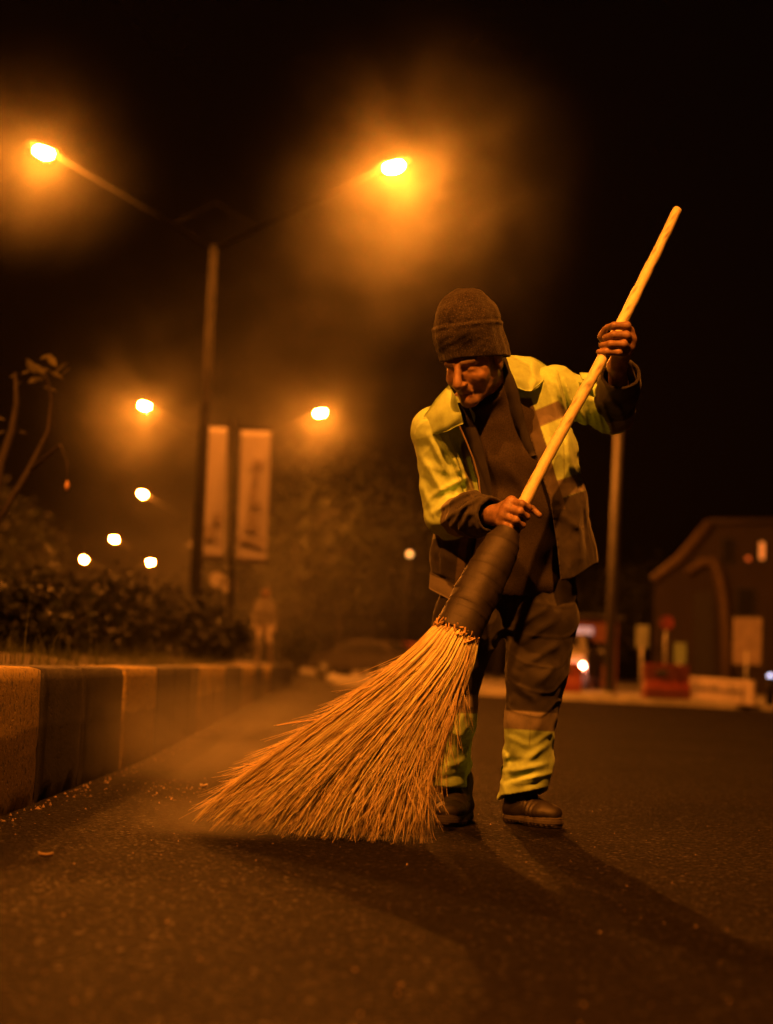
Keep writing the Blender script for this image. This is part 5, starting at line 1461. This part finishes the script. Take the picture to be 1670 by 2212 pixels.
def board():
    YA, YB = 30.6, 26.4; A, B = W(1470, 1459, YA), W(1628, 1470, YB); C_, D = W(1628, 1524, YB), W(1470, 1508, YA)
    o = empty('road_sign', (A + B) / 2 * [1, 1, 0] + [0, 0, .13]); tag(o, 'low wide white board with one dark line of lettering, facing the road', 'sign')
    m = MB(); th = -np.cross(N3(B - A), [0, 0, 1.0]) * .035; NB = -th / .035; RB = Matrix.Rotation(math.atan2((B - A)[1], (B - A)[0]), 3, 'Z'); m.raw([A, B, C_, D, A + th, B + th, C_ + th, D + th], [(3, 2, 1, 0), (4, 5, 6, 7), (0, 1, 5, 4), (1, 2, 6, 5), (2, 3, 7, 6), (3, 0, 4, 7)]); m.build('panel', M_sign, o)
    for f in (.12, .88):
        p = D * (1 - f) + C_ * f + [0, .05, .1]; MB().tube([p * [1, 1, 0] + [0, 0, .13], p + [0, 0, .25]], [.025, .025], 8).build('leg', M_post, o)
    m = MB(); r = np.random.RandomState(44); x = .17
    while x < .90:       # illegible joined script: a base stroke with uneven risers and dots
        w = r.uniform(.02, .06); p = A * (1 - x) + B * x; q = D * (1 - x) + C_ * x; hgt = np.linalg.norm(p - q)
        c = p * .48 + q * .52 + NB * .008; m.box(c, (w * 5.0, .008, .055 * hgt * 2), RB)
        if r.rand() > .4: m.box(c + [0, 0, .055], (.06, .008, r.uniform(.05, .12)), RB)
        if r.rand() > .5: m.box(c + [.01, 0, -.075], (.07, .008, .022), RB)
        x += w * r.uniform(.75, 1.15) + (.02 if r.rand() > .75 else 0)
    m.build('lettering', M_letter, o)
board()
def post_sign(px, Y, py0, kind, label, mat):
    b = gp(px, Y, .13); o = empty('road_sign', b); tag(o, label, 'sign'); c = W(px + (1442 - py0) * .04, py0, Y)
    MB().tube([b, c + [0, .03, .1]], [.032, .03], 8).build('post', M_galv, o, True)
    if kind == 'disc': MB().tube([c, c + [0, -.02, 0]], [.14, .14], 24).build('plate', mat, o)
    else: MB().box(c, (kind[0], .025, kind[1]), Matrix.Rotation(-math.radians(35), 3, 'Z')).build('plate', mat, o, bevel=.01)
post_sign(1436, 29.5, 1345, 'disc', 'round dark red traffic sign on a grey post above the red barriers', plain('sign_red', (.20, .03, .04), .5))
post_sign(1468, 33.0, 1412, (.28, .46), 'small upright greenish sign plate right of the round one', plain('sign_green', (.08, .12, .08), .5))
post_sign(1385, 34.0, 1375, (.32, .50), 'pale greenish plate on a post between the grey pole and the round sign', plain('sign_pale', (.10, .115, .105), .5))
post_sign(1612, 32.0, 1385, (.64, 1.00), 'tall pale rectangular panel on a post above the lettered board', plain('panel_pale', (.12, .092, .09), .6))

# dim building with a sloping fascia, an arched portal and one lit window
def building():
    Y = 48.0; b = gp(1560, Y, .13); o = empty('building', b); tag(o, 'dim building at the right edge with sloping roof, arched portal and lit slit window', 'building')
    M_wall = plain('dark_render', (.028, .020, .017), .9, var=.2, scale=.8); M_trim = plain('trim_band', (.085, .058, .034), .8); M_hole = plain('dark_opening', (.018, .016, .015), .6)
    def p(px, py, dy=0): return W(px, py, Y + dy) 
    OUT = [(1405, 1500), (1415, 1248), (1532, 1132), (1780, 1128), (1780, 1520)]
    A = [p(*k) for k in OUT]; A = [np.array([a[0], a[1], max(a[2], .1)]) for a in A]; B = [a + [.9, 2.2, 0] for a in A]; k = len(A)
    MB().raw(A + B, [tuple(range(k)), tuple(range(2 * k - 1, k - 1, -1))] + [(i, k + i, k + (i + 1) % k, (i + 1) % k) for i in range(k)]).build('wall', M_wall, o)
    MB().tube([p(1410, 1252, -.15), p(1470, 1205, -.15), p(1532, 1130, -.15)], [.13, .16, .16], 8).build('fascia', M_trim, o, True)
    MB().tube([p(1532, 1128, -.12), p(1780, 1124, -.12)], [.10, .10], 8).build('parapet', M_wall, o, True)
    MB().tube([p(1482, 1238, -.2), p(1515, 1214, -.2), p(1540, 1212, -.2), p(1553, 1242, -.2), p(1564, 1300, -.2), p(1568, 1380, -.2), p(1570, 1480, -.2)], [.10, .16, .20, .19, .17, .16, .16], 10).build('arch', M_trim, o, True)
    q = [p(1498, 1280, -.05), p(1540, 1275, -.05), p(1545, 1460, -.05), p(1500, 1460, -.05)]; MB().raw(q + [a + [0, .04, 0] for a in q], [(3, 2, 1, 0), (4, 5, 6, 7), (0, 1, 5, 4), (1, 2, 6, 5), (2, 3, 7, 6), (3, 0, 4, 7)]).build('door', M_hole, o)
    def win(px, py, w, h, mat):
        c = p(px, py, -.05); wo = MB().box(c, (w + .12, .10, h + .12)).build('window', M_hole, o); MB().box(c + [0, -.06, 0], (w, .03, h)).build('pane', mat, wo)
    win(1645, 1190, .15, .55, emit('lit_window', (1.0, .40, .07), .45)); win(1615, 1207, .13, .13, emit('dim_window', (1.0, .35, .08), .12)); win(1573, 1190, .34, .75, M_glass); win(1700, 1190, .34, .75, M_glass)
    win(1610, 1300, .5, .8, M_glass)
building()
# small lights
def beacon(px, py, Y, r_, col, st, label, cat, name, foot=0.13):
    b = gp(px - (1442 - py) * .042, Y, foot); o = empty(name, b); tag(o, label, cat); c = W(px, py, Y)
    MB().tube([b, c], [.07, .05], 8).build('post', M_post, o, True)
    m = MB(); n = 6; m.tube([c + np.array([0, 0, r_ * math.sin(a)]) for a in np.linspace(-1.5, 1.5, n)], [r_ * math.cos(a) for a in np.linspace(-1.5, 1.5, n)], 12); m.build('globe', emit(name + '_glow', col, st), o, True)
beacon(885, 1197, 56.0, .10, (1.0, .46, .10), 3.2, 'small amber globe lamp glowing alone left of the sweeper\'s waist', 'lamp', 'globe_lamp')
beacon(1664, 1462, 24.5, .05, (.55, .65, 1.0), 3.0, 'small bluish white light at the right edge beside the lettered board', 'light', 'bollard_light')
def kiosk():
    b = gp(1262, 46.0, .13); o = empty('kiosk', b); tag(o, 'small kiosk with a bluish lit sign just right of the sweeper\'s knee', 'kiosk'); v = Vector(b)
    MB().box(v + Vector((0, .8, 1.05)), (2.0, 1.6, 2.1)).build('cabin', plain('kiosk_wall', (.16, .06, .05), .7), o, bevel=.03)
    MB().box(v + Vector((0, .65, 2.16)), (2.3, 2.0, .10)).build('roof', M_dark, o); MB().box(v + Vector((.1, -.02, 1.05)), (1.3, .04, .7)).build('hatch', M_glass, o)
    MB().box(v + Vector((-.05, -.06, 1.72)), (.55, .06, .22)).build('lit_sign', emit('lit_sign', (.55, .62, .85), .22), o)
kiosk()
